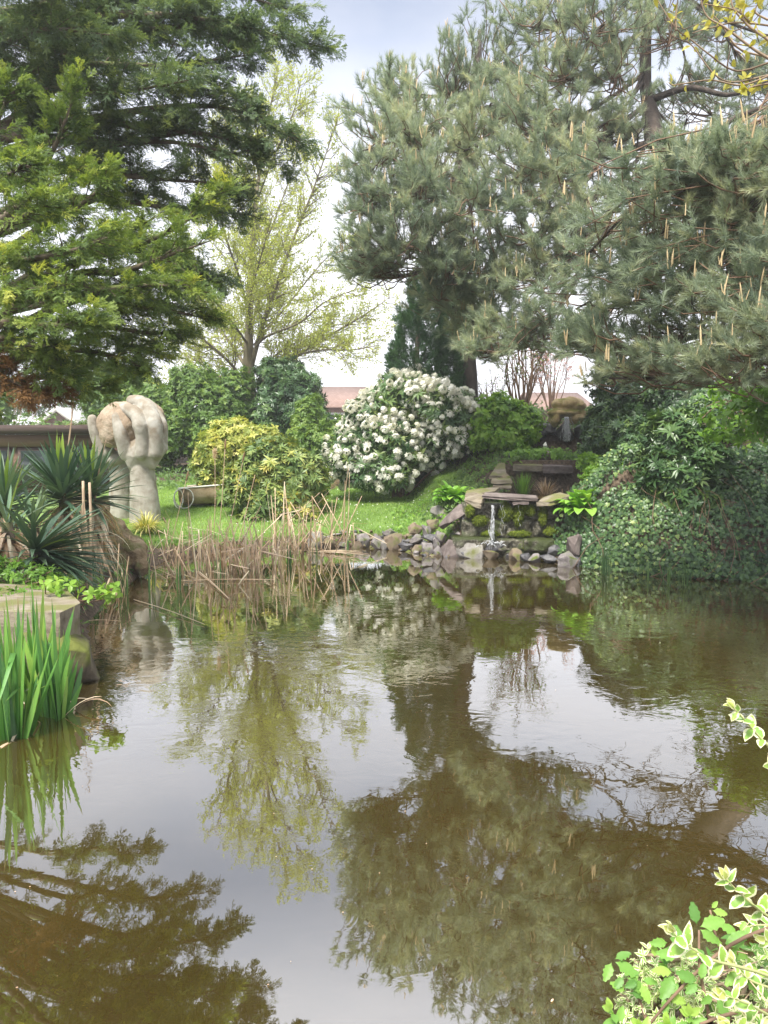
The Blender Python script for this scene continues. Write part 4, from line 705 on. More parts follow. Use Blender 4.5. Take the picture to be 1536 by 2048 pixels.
# multi-stemmed shrub and pink tree on the skyline beside the spring rock
def stemmy(name, label, cat, c, h, spread, n, seed, leafm, nl, sz, stemm=M_twigd, r0_=.022):
    r_ = rg(seed); g0_ = gzs(c[0], c[1])-.03; root_ = thing(name, label, cat, (c[0], c[1], g0_)); sb, lb_ = B(), B(); lp, ld = [], []
    for q in range(n):
        a_ = r_.uniform(0, 2*PI); l_ = h*r_.uniform(.6, 1.05); e_ = np.array([c[0]+math.cos(a_)*spread*r_.uniform(.2, 1), c[1]+math.sin(a_)*spread*r_.uniform(.2, 1), g0_+l_]); s0 = np.array([c[0]+math.cos(a_)*.12*r_.random(), c[1]+math.sin(a_)*.12*r_.random(), g0_])
        P_ = sub_path(r_, s0, e_, sag=.08, wob=.04, n=9); sb.tube(P_, np.linspace(r0_, .005, 9), 5)
        for w_ in range(9):
            u = r_.uniform(.35, 1); p_ = along(P_, u); d = nrm(np.array([math.cos(a_), math.sin(a_), 1.])+r_.normal(0, .6, 3)); e2 = p_+d*h*.22*r_.uniform(.4, 1); sp_ = sub_path(r_, p_, e2, wob=.08, n=5); sb.tube(sp_, np.linspace(.007, .003, 5), 3, cap=False)
            for k_ in range(nl): lp.append(along(sp_, r_.uniform(.2, 1))+r_.normal(0, .025, 3)); ld.append(d)
    sb.build('stems', stemm, root_)
    if nl:
        lp, ld = np.array(lp), np.array(ld); lb_.scatter(leaf_tpl(.5, .15, .25, 2), lp, orient(nrm(ld+r_.normal(0, .7, lp.shape)), r_.normal(0, 1, lp.shape)), sz*r_.uniform(.6, 1.2, len(lp)), r_.random(len(lp))); lb_.build('foliage', leafm, root_)
    return root_
c = at(1045, 800, 18.3); stemmy('lilac_shrub', 'open shrub of many upright brown stems left of the spring rock', 'shrub', (c[0], 18.3), 2.3, .75, 24, 71, M_hedge, 5, .06)
c = at(985, 790, 18.6); stemmy('lilac_shrub', 'thin whippy bare-stemmed shrub between pine trunk and brown-stemmed shrub', 'shrub', (c[0], 18.6), 1.9, .5, 20, 72, M_hedge, 2, .05, r0_=.014)
c = at(1105, 790, 25); stemmy('blossom_tree', 'small pink-blossomed tree far behind the spring rock', 'tree', (c[0], 25), 2.6, .9, 16, 73, M_pink, 6, .08)

# ------------------------------------------------------------------ bushes
def sh(*a_, **k_): return bush(*a_, **k_)
sh('laurel_bush', 'rounded mid-green laurel behind the statue, under the budding tree', 'bush', px_lobes([(385, 790, 22, 55, 55, .8), (420, 830, 21.6, 60, 60, .8), (360, 860, 21.5, 55, 50, .8), (440, 880, 21, 60, 50, .7), (470, 790, 22.5, 40, 50, .7)]), TWIGLEAF, 6500, .13, M_hedge, 81, tint=(.42, .25))
sh('laurel_bush', 'dark glossy laurel right of the budding tree trunk', 'bush', px_lobes([(575, 790, 22.5, 55, 50, .8), (595, 840, 22, 50, 60, .8), (540, 850, 22, 50, 55, .8), (610, 800, 23, 35, 50, .7), (560, 750, 23.2, 45, 30, .7)]), ROS, 5000, .16, M_laurel, 82)
sh('hedge_bush', 'tall loose green hedge behind the shed and statue', 'hedge', px_lobes([(215, 810, 24, 48, 45, .9), (270, 790, 24, 50, 50, .9), (310, 830, 23, 40, 60, .8), (250, 860, 23, 65, 60, .8), (205, 770, 25, 45, 40, .9), (330, 880, 21, 40, 50, .6)]), TWIGLEAF, 7000, .14, M_hedge, 83, tint=(.4, .25))
sh('hedge_bush', 'dark hedge at the far left behind the shed roof', 'hedge', px_lobes([(-30, 810, 26, 60, 50, .9), (95, 800, 52, 60, 36, .9), (-110, 800, 26, 80, 70, .9), (30, 790, 50, 50, 40, .9)]), TWIGLEAF, 4200, .15, M_hedge, 84, tint=(.3, .22))
sh('privet_bush', 'light green feathery bush between dark laurel and white rhododendron', 'bush', px_lobes([(615, 850, 19.5, 28, 50, .5), (655, 892, 19, 45, 45, .5), (690, 880, 19.5, 40, 45, .5), (612, 880, 19.2, 30, 35, .5), (625, 830, 20, 20, 35, .4)]), TWIGLEAF, 4200, .11, M_hedge, 85, tint=(.62, .22))
sh('golden_bush', 'yellow-leaved bush behind the flowerless rhododendron', 'bush', px_lobes([(465, 880, 16.4, 55, 38, .5), (430, 920, 16.2, 38, 45, .5), (500, 900, 16.4, 55, 45, .5), (425, 970, 16, 28, 38, .4), (530, 880, 16.6, 30, 25, .4), (470, 940, 16.4, 55, 50, .5)]), ROS+TWIGLEAF, 3000, .12, M_yellow, 86, tint=(.46, .26))
sh('rhododendron', 'flowerless rhododendron with yellowing leaves at the water side of the lawn', 'bush', px_lobes([(545, 940, 15.0, 65, 55, .6), (500, 970, 14.8, 50, 50, .5), (590, 960, 15, 55, 55, .6), (550, 1000, 14.7, 60, 45, .5), (625, 960, 15.2, 30, 40, .4), (520, 1030, 14.6, 35, 25, .4), (590, 1030, 14.6, 40, 25, .4)]), ROSW, 2300, .17, M_rhodo, 87, tint=(.55, .25))
wr, WP, WN = sh('rhododendron', 'large rhododendron covered in white flower heads at the top of the lawn', 'bush', px_lobes([(812, 798, 17.2, 66, 50, .7), (738, 852, 16.8, 50, 55, .6), (872, 828, 17.0, 80, 58, .7), (700, 912, 16.4, 46, 54, .5), (770, 900, 16.5, 75, 60, .6), (850, 880, 17, 75, 50, .6), (765, 945, 16.2, 55, 30, .4), (840, 770, 17.6, 50, 28, .5), (910, 852, 17.0, 48, 48, .6), (735, 945, 16.2, 35, 30, .4)]), ROSW, 4200, .17, M_rhodw, 88, tint=(.48, .25))
r = rg(89); tm = [truss_mesh(90+q) for q in range(4)]
LB = px_lobes([(812, 798, 17.2, 66, 50, .7), (738, 852, 16.8, 50, 55, .6), (872, 828, 17.0, 80, 58, .7), (700, 912, 16.4, 46, 54, .5), (770, 900, 16.5, 75, 60, .6), (850, 880, 17, 75, 50, .6), (765, 945, 16.2, 55, 30, .4), (840, 770, 17.6, 50, 28, .5), (910, 852, 17.0, 48, 48, .6), (735, 945, 16.2, 35, 30, .4)])
TP, TN = blob_points(r, LB, 2300, (1.0, 1.12), 1)
# flowers crowd the left flank and crest; few on the shaded right belly
px_ = 768+FPX*TP[:, 0]/TP[:, 1]; pz = TP[:, 2]; keep = (vnoise(TP[:, 0], TP[:, 2], 3.1, 4)+r.normal(0, .3, len(TP)) > -.42) & (r.random(len(TP)) < np.where((px_ > 800) & (pz < at(0, 830, 17)[2]), .7, 1.))
TP, TN = TP[keep], TN[keep]; sel = []
for q in range(len(TP)):
    if all(np.linalg.norm(TP[q]-TP[s]) > .10 for s in sel): sel.append(q)
sel = np.array(sel); order = sel[np.argsort(TN[sel, 1])]; print('trusses', len(TP), len(order))
bb = B(); stuffm = tm[0]; v0 = np.empty(len(stuffm.vertices)*3, np.float32); stuffm.vertices.foreach_get('co', v0); v0 = v0.reshape(-1, 3)
f0 = np.array([list(p.vertices) for p in stuffm.polygons])
for j, q in enumerate(order):
    d = Vector(nrm(TN[q]+np.array([0, -.25, .35]))); s = float(r.uniform(.75, 1.4)); rot = d.to_track_quat('Z', 'Y')
    if j < 100:
        o = bpy.data.objects.new('flower_truss', tm[j % 4]); COL.objects.link(o); o.parent = wr; o.location = TP[q]-ORG[wr.name]; o.rotation_euler = rot.to_euler(); o.scale = (s, s*float(r.uniform(.8, 1.1)), s*float(r.uniform(.6, .95)))
    else: bb.add((v0*s) @ np.array(rot.to_matrix()).T+TP[q], f0, r.random())
if bb.n: o = bb.build('flower_trusses', M_white, wr); o['kind'] = 'stuff'
sh('elder_bush', 'fresh green bush between white rhododendron and spring rock', 'bush', px_lobes([(990, 830, 16.8, 45, 40, .6), (1040, 850, 16.6, 40, 38, .5), (965, 860, 16.6, 35, 40, .5), (1010, 875, 16.4, 60, 25, .5)]), BROAD, 2000, .12, M_fresh, 91, tint=(.72, .25))
sh('laurel_bush', 'dark laurel on the bank just right of the spring rock', 'bush', px_lobes([(1215, 850, 15.2, 40, 45, .5), (1250, 880, 14.6, 50, 40, .5), (1200, 890, 14.6, 30, 30, .4), (1280, 830, 15, 50, 45, .5)]), ROS, 1700, .14, M_laurel, 92, tint=(.6, .25))
sh('holly_bush', 'very dark evergreen under the pine boughs, right of the spring rock', 'bush', px_lobes([(1225, 770, 16, 45, 50, .5), (1290, 760, 15.5, 60, 60, .6), (1300, 800, 15, 80, 50, .7), (1390, 800, 14.5, 70, 55, .6), (1490, 820, 14.0, 60, 45, .6), (1430, 840, 13.6, 60, 30, .6)]), TWIGLEAF, 2400, .13, M_laurel, 93, tint=(.45, .25))
sh('hazel_bush', 'light green broad-leaved bush at the right edge above the ivy', 'bush', px_lobes([(1490, 770, 10.2, 55, 25, .4), (1500, 830, 9.8, 70, 30, .4), (1530, 770, 9.6, 45, 40, .4), (1450, 868, 10.4, 45, 14, .3), (1580, 820, 9.5, 60, 70, .6)]), BROAD, 420, .12, M_fresh, 94, tint=(.3, .2), stems=10, base=(6.9, 12.2), rad=.016)
sh('cherry_laurel', 'cherry laurel growing out of the ivy on the right bank', 'bush', px_lobes([(1350, 900, 11.7, 50, 50, .4), (1370, 960, 11.4, 50, 50, .4), (1325, 950, 11.5, 40, 45, .35), (1390, 1000, 11.2, 45, 40, .35), (1345, 865, 12, 50, 40, .4), (1415, 930, 11.5, 40, 40, .35)]), ROS, 1200, .165, M_laurel, 95, tint=(.55, .25), base=(4.5, 11.9), stems=9)
sh('low_shrub', 'small yellowish-green shrub in the ivy above the big-leaved plant', 'bush', px_lobes([(1195, 955, 12.9, 28, 22, .25), (1225, 935, 13.2, 30, 22, .25), (1180, 925, 13.5, 26, 18, .25)]), TWIGLEAF, 520, .085, M_fresh, 98, tint=(.6, .25), stems=8, rad=.008)
sh('evergreen_shrub', 'dark narrow-leaved shrub on the ivy slope left of the cherry laurel', 'bush', px_lobes([(1270, 900, 13.4, 35, 35, .3), (1250, 870, 14, 35, 28, .3), (1300, 860, 13.8, 40, 30, .35)]), ROS, 620, .12, M_laurel, 99, tint=(.5, .25), stems=8, rad=.01)
sh('bramble_thicket', 'tangle of dry brown stems with few leaves below the hazel', 'bush', px_lobes([(1440, 820, 11.5, 55, 45, .4), (1500, 860, 11, 50, 30, .4)]), TWIGLEAF, 90, .1, M_fresh, 96, stems=34, rad=.007, stem_m=M_twigd, base=(5.9, 13.0))
sh('hedge_bush', 'far boundary hedge glimpsed behind the rhododendrons', 'hedge', [((-13+q*2.4, 28.5+.8*math.sin(q), 1.45+.2*math.sin(q*2.3)), (1.9, 1.2, 1.3)) for q in range(12)], TWIGLEAF, 9000, .2, M_hedge, 97, tint=(.4, .2))

# ivy and undergrowth on the banks
def cover(name, n, xr_, yr_, test, tpls, size, matl, seed, lift=(.02, .28), tint=(.45, .24), face=(-.25, -.75, .6), gaps=False, bright=None):
    r_ = rg(seed); x_ = r_.uniform(*xr_, n); y_ = r_.uniform(*yr_, n); k_ = test(x_, y_); x_, y_ = x_[k_], y_[k_]; z_ = gz(x_, y_); e_ = .06
    nv = nrm(np.stack([(gz(x_-e_, y_)-gz(x_+e_, y_))/(2*e_), (gz(x_, y_-e_)-gz(x_, y_+e_))/(2*e_), 1+0*x_], -1))
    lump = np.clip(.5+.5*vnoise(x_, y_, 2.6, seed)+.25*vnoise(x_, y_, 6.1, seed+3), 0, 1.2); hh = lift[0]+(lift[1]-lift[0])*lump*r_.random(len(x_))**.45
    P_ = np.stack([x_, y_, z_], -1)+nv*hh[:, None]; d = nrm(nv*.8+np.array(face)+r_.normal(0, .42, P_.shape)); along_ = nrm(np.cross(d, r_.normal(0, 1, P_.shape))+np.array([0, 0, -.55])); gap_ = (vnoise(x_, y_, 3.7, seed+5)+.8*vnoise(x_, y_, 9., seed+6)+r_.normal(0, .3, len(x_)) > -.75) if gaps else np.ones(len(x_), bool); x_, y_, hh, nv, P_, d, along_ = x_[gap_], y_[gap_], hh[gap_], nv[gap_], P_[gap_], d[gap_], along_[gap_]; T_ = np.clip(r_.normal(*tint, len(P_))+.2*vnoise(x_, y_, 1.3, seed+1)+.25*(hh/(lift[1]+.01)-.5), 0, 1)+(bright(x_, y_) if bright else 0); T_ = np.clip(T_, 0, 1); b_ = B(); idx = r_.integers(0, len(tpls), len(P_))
    for q, tp in enumerate(tpls): s_ = idx == q; b_.scatter(tp, P_[s_], orient(along_[s_], d[s_]), size*r_.uniform(.35, 1.35, s_.sum()), T_[s_])
    return setting(b_.build(name, matl), 'stuff')
def ivy_zone(x_, y_): sd_ = pond_sd(x_, y_); return (sd_ > -.06) & (x_ > np.where(y_ < 12.75, 2.88, chan(y_)+.52))
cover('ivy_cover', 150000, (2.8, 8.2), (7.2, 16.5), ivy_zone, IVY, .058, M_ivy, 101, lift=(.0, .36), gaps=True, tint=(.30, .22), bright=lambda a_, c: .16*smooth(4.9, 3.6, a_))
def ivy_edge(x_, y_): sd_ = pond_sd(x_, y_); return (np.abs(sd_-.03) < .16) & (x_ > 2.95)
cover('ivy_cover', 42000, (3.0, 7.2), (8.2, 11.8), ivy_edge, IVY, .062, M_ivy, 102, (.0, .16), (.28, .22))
r = rg(202); b = B()
for q in range(20):
    x0 = r.uniform(3.1, 6.2); y0 = float(np.interp(x0, [2.9, 3.2, 4.05, 5.15, 6.4], [11.7, 11.3, 10.7, 10.3, 9.0])); up0 = r.uniform(.5, 2.2); P = [(x0+r.normal(0, .1)-.2*u, y0+up0*u-.06, max(.02, gzs(x0, y0+up0*u))+.22+.12*math.sin(u*5+q)) for u in np.linspace(1, 0, 8)]; P.append((x0-.2+r.normal(0, .1), y0-.12, -.03)); b.tube(catmull(P, 18), np.linspace(.003, .007, 18)*r.uniform(.5, 1.1), 5)
setting(b.build('ivy_vines', M_twigd), 'stuff')
def ug(x_, y_): sd_ = pond_sd(x_, y_); return (sd_ > .5) & (x_ < chan(y_)-.55) & (x_ > chan(y_)-2.3+.1*(y_-13)) & (y_ > 13.0) & (x_ > .95+.25*np.sin(y_*3))
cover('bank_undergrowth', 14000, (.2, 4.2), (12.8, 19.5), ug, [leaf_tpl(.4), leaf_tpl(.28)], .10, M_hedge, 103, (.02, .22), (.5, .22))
def ug2(x_, y_): return (np.abs(x_-chan(y_)) < 1.5) & (y_ > 15.25) & (y_ < 16.9)
cover('bank_undergrowth', 3800, (2.5, 5.2), (15.2, 17), ug2, [leaf_tpl(.45)], .10, M_fresh, 104, (.02, .30), (.4, .22))
def ug3(x_, y_): sd_ = pond_sd(x_, y_); return (sd_ > .0) & (sd_ < .42) & (r.random(len(x_)) < .5+.5*vnoise(x_, y_, 3.)) & ((x_ < -2.6) | (x_ < -.4) & (sd_ < .25))
cover('shore_weeds', 5200, (-4.4, .3), (11.8, 14.2), ug3, [leaf_tpl(.35)], .09, M_fresh, 105, (.01, .14), (.35, .2))
def ug4(x_, y_): sd_ = pond_sd(x_, y_); return (sd_ > .05) & (x_ < -2.4) & (y_ > 6.9) & (r.random(len(x_)) < .55)
cover('bank_undergrowth', 9000, (-8, -2.4), (6.8, 11.5), ug4, [leaf_tpl(.4), leaf_tpl(.2)], .10, M_hedge, 106, (.01, .22), (.35, .22))
def ug5(x_, y_): return (gz(x_, y_) < .62+.085*np.clip(y_-13.6, 0, 12)+.4) & (x_ > .15) & (x_ < 1.6) & (pond_sd(x_, y_) > .28) & (r.random(len(x_)) < .5+.6*vnoise(x_, y_, 2.6, 2))
def ug8(x_, y_): return (np.abs(x_-chan(y_)) < 2.6) & (y_ > 17.1) & (r.random(len(x_)) < .85)
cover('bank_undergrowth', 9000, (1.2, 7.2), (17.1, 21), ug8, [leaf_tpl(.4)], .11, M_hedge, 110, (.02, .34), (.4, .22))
cover('shore_weeds', 2600, (.1, 1.8), (12.9, 15), ug5, [leaf_tpl(.4)], .075, M_fresh, 107, (.02, .2), (.45, .2))
def ug6(x_, y_): return (x_ < -2.5) & (x_ > -6.5)&(y_ > 17.9) & (r.random(len(x_)) < .4)
cover('bank_undergrowth', 6000, (-6.5, -2.5), (17.9, 22), ug6, [leaf_tpl(.4)], .12, M_hedge, 108, (.02, .3), (.35, .2))
def ug7(x_, y_): return (pond_sd(x_, y_) > .1) & (x_ > .9) & (y_ > .9)
cover('bank_undergrowth', 3800, (.7, 3.6), (.9, 2.9), ug7, [leaf_tpl(.4), leaf_tpl(.3)], .055, M_bramble, 109, (.0, .2), (.25, .2))

# ------------------------------------------------------------------ hostas, rush tufts, striped grass
def hosta(name, label, px, py, D, n, L_, W_, seed, matl=M_hosta):
    r_ = rg(seed); c = at(px, py, D); c[2] = gzs(c[0], c[1])+.02; root_ = thing(name, label, 'plant', c); b_ = B(); sb = B()
    for q in range(n):
        a_ = r_.uniform(0, 2*PI); e_ = r_.uniform(.35, 1.35); d = np.array([math.cos(a_)*math.cos(e_), math.sin(a_)*math.cos(e_)-.1, math.sin(e_)]); s0 = c+np.array([math.cos(a_), math.sin(a_), 0])*.06*r_.random(); p_ = s0+d*L_*r_.uniform(.5, 1.1)
        sb.tube(catmull([s0, s0+(p_-s0)*.6+np.array([0, 0, .03]), p_], 5), .008, 4, .5)
        b_.strap(p_, nrm(d+np.array([0, 0, -.15])), L_*r_.uniform(.7, 1.15), W_*r_.uniform(.8, 1.2), r_.uniform(.9, 1.9), 7, np.clip(r_.normal(.55, .22), 0, 1), .28, 0, .42, a_+PI/2)
    sb.build('stalks', matl, root_); b_.build('leaves', matl, root_, True); return root_
hosta('broadleaf_plant', 'big-leaved bright green plant hanging beside the right end of the cascade wall', 1165, 1050, 12.15, 85, .26, .16, 111)
hosta('broadleaf_plant', 'bright green broad-leaved clump on the lawn bank left of the cascade', 905, 985, 13.6, 70, .22, .14, 112)
hosta('broadleaf_plant', 'second bright broad-leaved clump touching the flat stones of the cascade', 958, 978, 13.6, 34, .17, .11, 113)
def tuft(name, label, cat, c, n, L_, W_, matl, seed, lean=.45, droop=.5, tint=(.5, .25), nseg=5, grp=None, rad=.08):
    r_ = rg(seed); root_ = thing(name, label, cat, c, grp); b_ = B()
    for q in range(n):
        a_ = r_.uniform(0, 2*PI); d = np.array([math.cos(a_)*lean*r_.random(), math.sin(a_)*lean*r_.random(), 1]); s0 = np.array(c)+np.array([math.cos(a_), math.sin(a_), 0])*rad*r_.random()
        b_.strap(s0, d, L_*r_.uniform(.55, 1.1), W_, droop*r_.uniform(.5, 1.6), nseg, np.clip(r_.normal(*tint), 0, 1), .2, 0, .3, a_+PI/2)
    b_.build('leaves', matl, root_); return root_
c = at(1046, 978, 13.6); c[2] = .86; tuft('rush_tuft', 'green rush tuft in the upper pool of the cascade', 'plant', c, 170, .48, .012, M_fresh, 121, .55, .35, (.35, .2))
c = at(1092, 985, 13.7); c[2] = .86; tuft('sedge_tuft', 'dry brown sedge drooping beside the green rush tuft', 'plant', c, 140, .42, .010, M_straw, 122, .9, 1.2, (.25, .2))
c = at(292, 1062, 12.9); c[2] = gzs(c[0], c[1]); tuft('striped_grass', 'yellow striped grass clump at the foot of the hand statue', 'plant', c, 260, .42, .022, M_stripe, 123, 1.1, 1.7, (.6, .28), 6)

# ------------------------------------------------------------------ hand statue
def remeshed(o, vox, sm=3):
    m_ = o.modifiers.new('remesh', 'REMESH'); m_.mode = 'VOXEL'; m_.voxel_size = vox; m_.use_smooth_shade = True
    s_ = o.modifiers.new('smooth', 'SMOOTH'); s_.factor = .5; s_.iterations = sm
tx = bpy.data.textures.new('rough', 'CLOUDS'); tx.noise_scale = .22
def chips(o, s_): dm = o.modifiers.new('chips', 'DISPLACE'); dm.texture = tx; dm.strength = s_; dm.texture_coords = 'GLOBAL'
def ball_(b_, c, s_, n=14, R=None):
    th = np.linspace(0, PI, n); ph = np.arange(2*n)*PI/n; V = np.stack([np.outer(np.sin(th), np.cos(ph)), np.outer(np.sin(th), np.sin(ph)), np.outer(np.cos(th), np.ones(2*n))], -1).reshape(-1, 3)*np.asarray(s_)
    if R is not None: V = V @ np.array(R).T
    i_ = np.arange(n-1)[:, None]*2*n; j = np.arange(2*n)[None]; j2 = (j+1) % (2*n); F = np.stack([i_+j, i_+2*n+j, i_+2*n+j2, i_+j2], -1).reshape(-1, 4); b_.add(V+np.asarray(c, float), F)
def limb(b_, P, rad, k=16, n=18):
    P = catmull(P, n); rr_ = np.interp(np.linspace(0, 1, n), np.linspace(0, 1, len(rad)), rad); b_.tube(P, rr_, k)
    for e_, q in ((P[0], 0), (P[-1], -1)): ball_(b_, e_, (rr_[q],)*3, 8)
D0 = 14.0; MS = D0/FPX
sb_ = at(290, 1032, D0); sb_[2] = gzs(sb_[0], D0)-.12
root = thing('hand_statue', 'weathered stone statue of two hands rising on forearms and clasping a boulder', 'statue', sb_)
def S(px, py, dy=0.): return at(px, py, D0+dy)
b = B(); limb(b, [S(291, 1045), S(289, 1000), S(286, 960), S(285, 925)], [.285, .26, .225, .215], 24)
bm = bmesh.new()
for px, py, dy in [(258, 938, -.16), (310, 938, -.16), (258, 938, .16), (310, 938, .16), (244, 908, -.24), (246, 914, .22), (265, 914, -.29), (286, 914, -.31), (308, 912, -.29), (326, 906, -.2), (333, 900, -.08), (332, 904, .24), (333, 885, -.02), (332, 880, .24), (318, 862, -.2), (296, 866, -.24), (288, 880, -.3), (262, 893, -.25), (243, 895, -.16), (246, 880, .2), (300, 865, .3)]: bm.verts.new(S(px, py, dy))
bmesh.ops.convex_hull(bm, input=bm.verts[:]); bmesh.ops.triangulate(bm, faces=bm.faces[:]); bm.verts.index_update(); b.add([v.co[:] for v in bm.verts], np.array([[v.index for v in f.verts] for f in bm.faces])); bm.free()
limb(b, [S(254, 908, -.12), S(245, 880, -.22), S(239, 858, -.24), S(233, 834, -.2)], [.14, .125, .12, .095])                                   # finger standing free on the left
limb(b, [S(284, 908, -.26), S(283, 872, -.32), S(281, 853, -.34), S(275, 834, -.30), S(261, 821, -.20), S(247, 815, -.08)], [.122, .112, .14, .12, .12, .09])    # bent middle finger
limb(b, [S(312, 905, -.2), S(311, 872, -.26), S(308, 846, -.26), S(298, 821, -.17), S(281, 805, -.02), S(264, 801, .12)], [.135, .122, .145, .128, .128, .10])
limb(b, [S(326, 898, 0), S(326, 872, -.02), S(324, 851, 0), S(313, 827, .08), S(295, 808, .2), S(277, 803, .32)], [.085, .08, .10, .09, .10, .1])
limb(b, [S(323, 900, .14), S(325, 872, .14), S(322, 850, .12), S(309, 826, .2)], [.10, .10, .11, .10])
o = b.build('hand', M_statue, root); remeshed(o, .014, 2); chips(o, .02)
b = B(); limb(b, [S(240, 1045, .45), S(242, 1000, .45), S(243, 960, .42), S(238, 925, .38)], [.24, .23, .21, .20], 24)
ball_(b, S(228, 918, .32), (.26, .24, .16)); ball_(b, S(212, 905, .22), (.17, .2, .16))
limb(b, [S(207, 905, .15), S(196, 880, .1), S(189, 860, .06), S(184, 838, .05)], [.13, .115, .10, .085]); limb(b, [S(212, 900, .3), S(203, 870, .32), S(208, 845, .35), S(222, 826, .38)], [.12, .11, .11, .10])
o = b.build('hand', M_statue, root); remeshed(o, .014, 2); chips(o, .02)
b = B(); ball_(b, S(250, 850, .14), (.50, .44, .43), 20); ball_(b, S(226, 868, .02), (.24, .25, .26)); ball_(b, S(217, 845, .06), (.18, .22, .25)); ball_(b, S(285, 838, .2), (.42, .36, .33)); ball_(b, S(245, 826, .08), (.34, .3, .2))
o = b.build('boulder', M_ball, root); remeshed(o, .02, 2)
chips(o, .07)

# ------------------------------------------------------------------ rocks
def rock_geo(seed, s_, n=16, flat=1., bev=.09):
    r_ = rg(seed); bm = bmesh.new(); P = nrm(r_.normal(0, 1, (n, 3)))*r_.uniform(.82, 1.1, (n, 1))
    for p_ in P: bm.verts.new(p_)
    bmesh.ops.convex_hull(bm, input=bm.verts[:]); [bm.verts.remove(v) for v in [v for v in bm.verts if not v.link_faces]]
    bmesh.ops.bevel(bm, geom=bm.edges[:], offset=bev, segments=2, profile=.6, affect='EDGES', clamp_overlap=True); bmesh.ops.triangulate(bm, faces=bm.faces[:]); bmesh.ops.subdivide_edges(bm, edges=[e for e in bm.edges if e.calc_length() > .4], cuts=1, use_grid_fill=False); bmesh.ops.triangulate(bm, faces=bm.faces[:])
    V = np.array([v.co[:] for v in bm.verts]); F = np.array([[v.index for v in f.verts] for f in bm.faces]) if bm.verts.index_update() is None else None; bm.free()
    V = V+.05*np.stack([np.sin(V[:, 1]*6+seed), np.sin(V[:, 2]*7+seed), np.sin(V[:, 0]*5+seed)], -1); V /= np.abs(V).max(0); return V*np.asarray(s_)/2, F
def rock(label, px, py, D, wpx, hpx, matl, seed, depth=None, rz=0., tilt=0., name='rock', cat='rock', bev=.09):
    w_, h_ = wpx*D/FPX, hpx*D/FPX; V, F = rock_geo(seed, (w_, depth or (w_+h_)*.45, h_), bev=bev); Rm = np.array(Matrix.Rotation(tilt, 3, 'Y') @ Matrix.Rotation(rz, 3, 'Z')); V = V @ Rm.T; b_ = B(); b_.add(V, F); o = b_.build(name, matl); o.location = at(px, py, D); ORG[o.name] = np.array(o.location); return tag(o, label, cat, 'rocks edging the pond' if name == 'rock' else None)
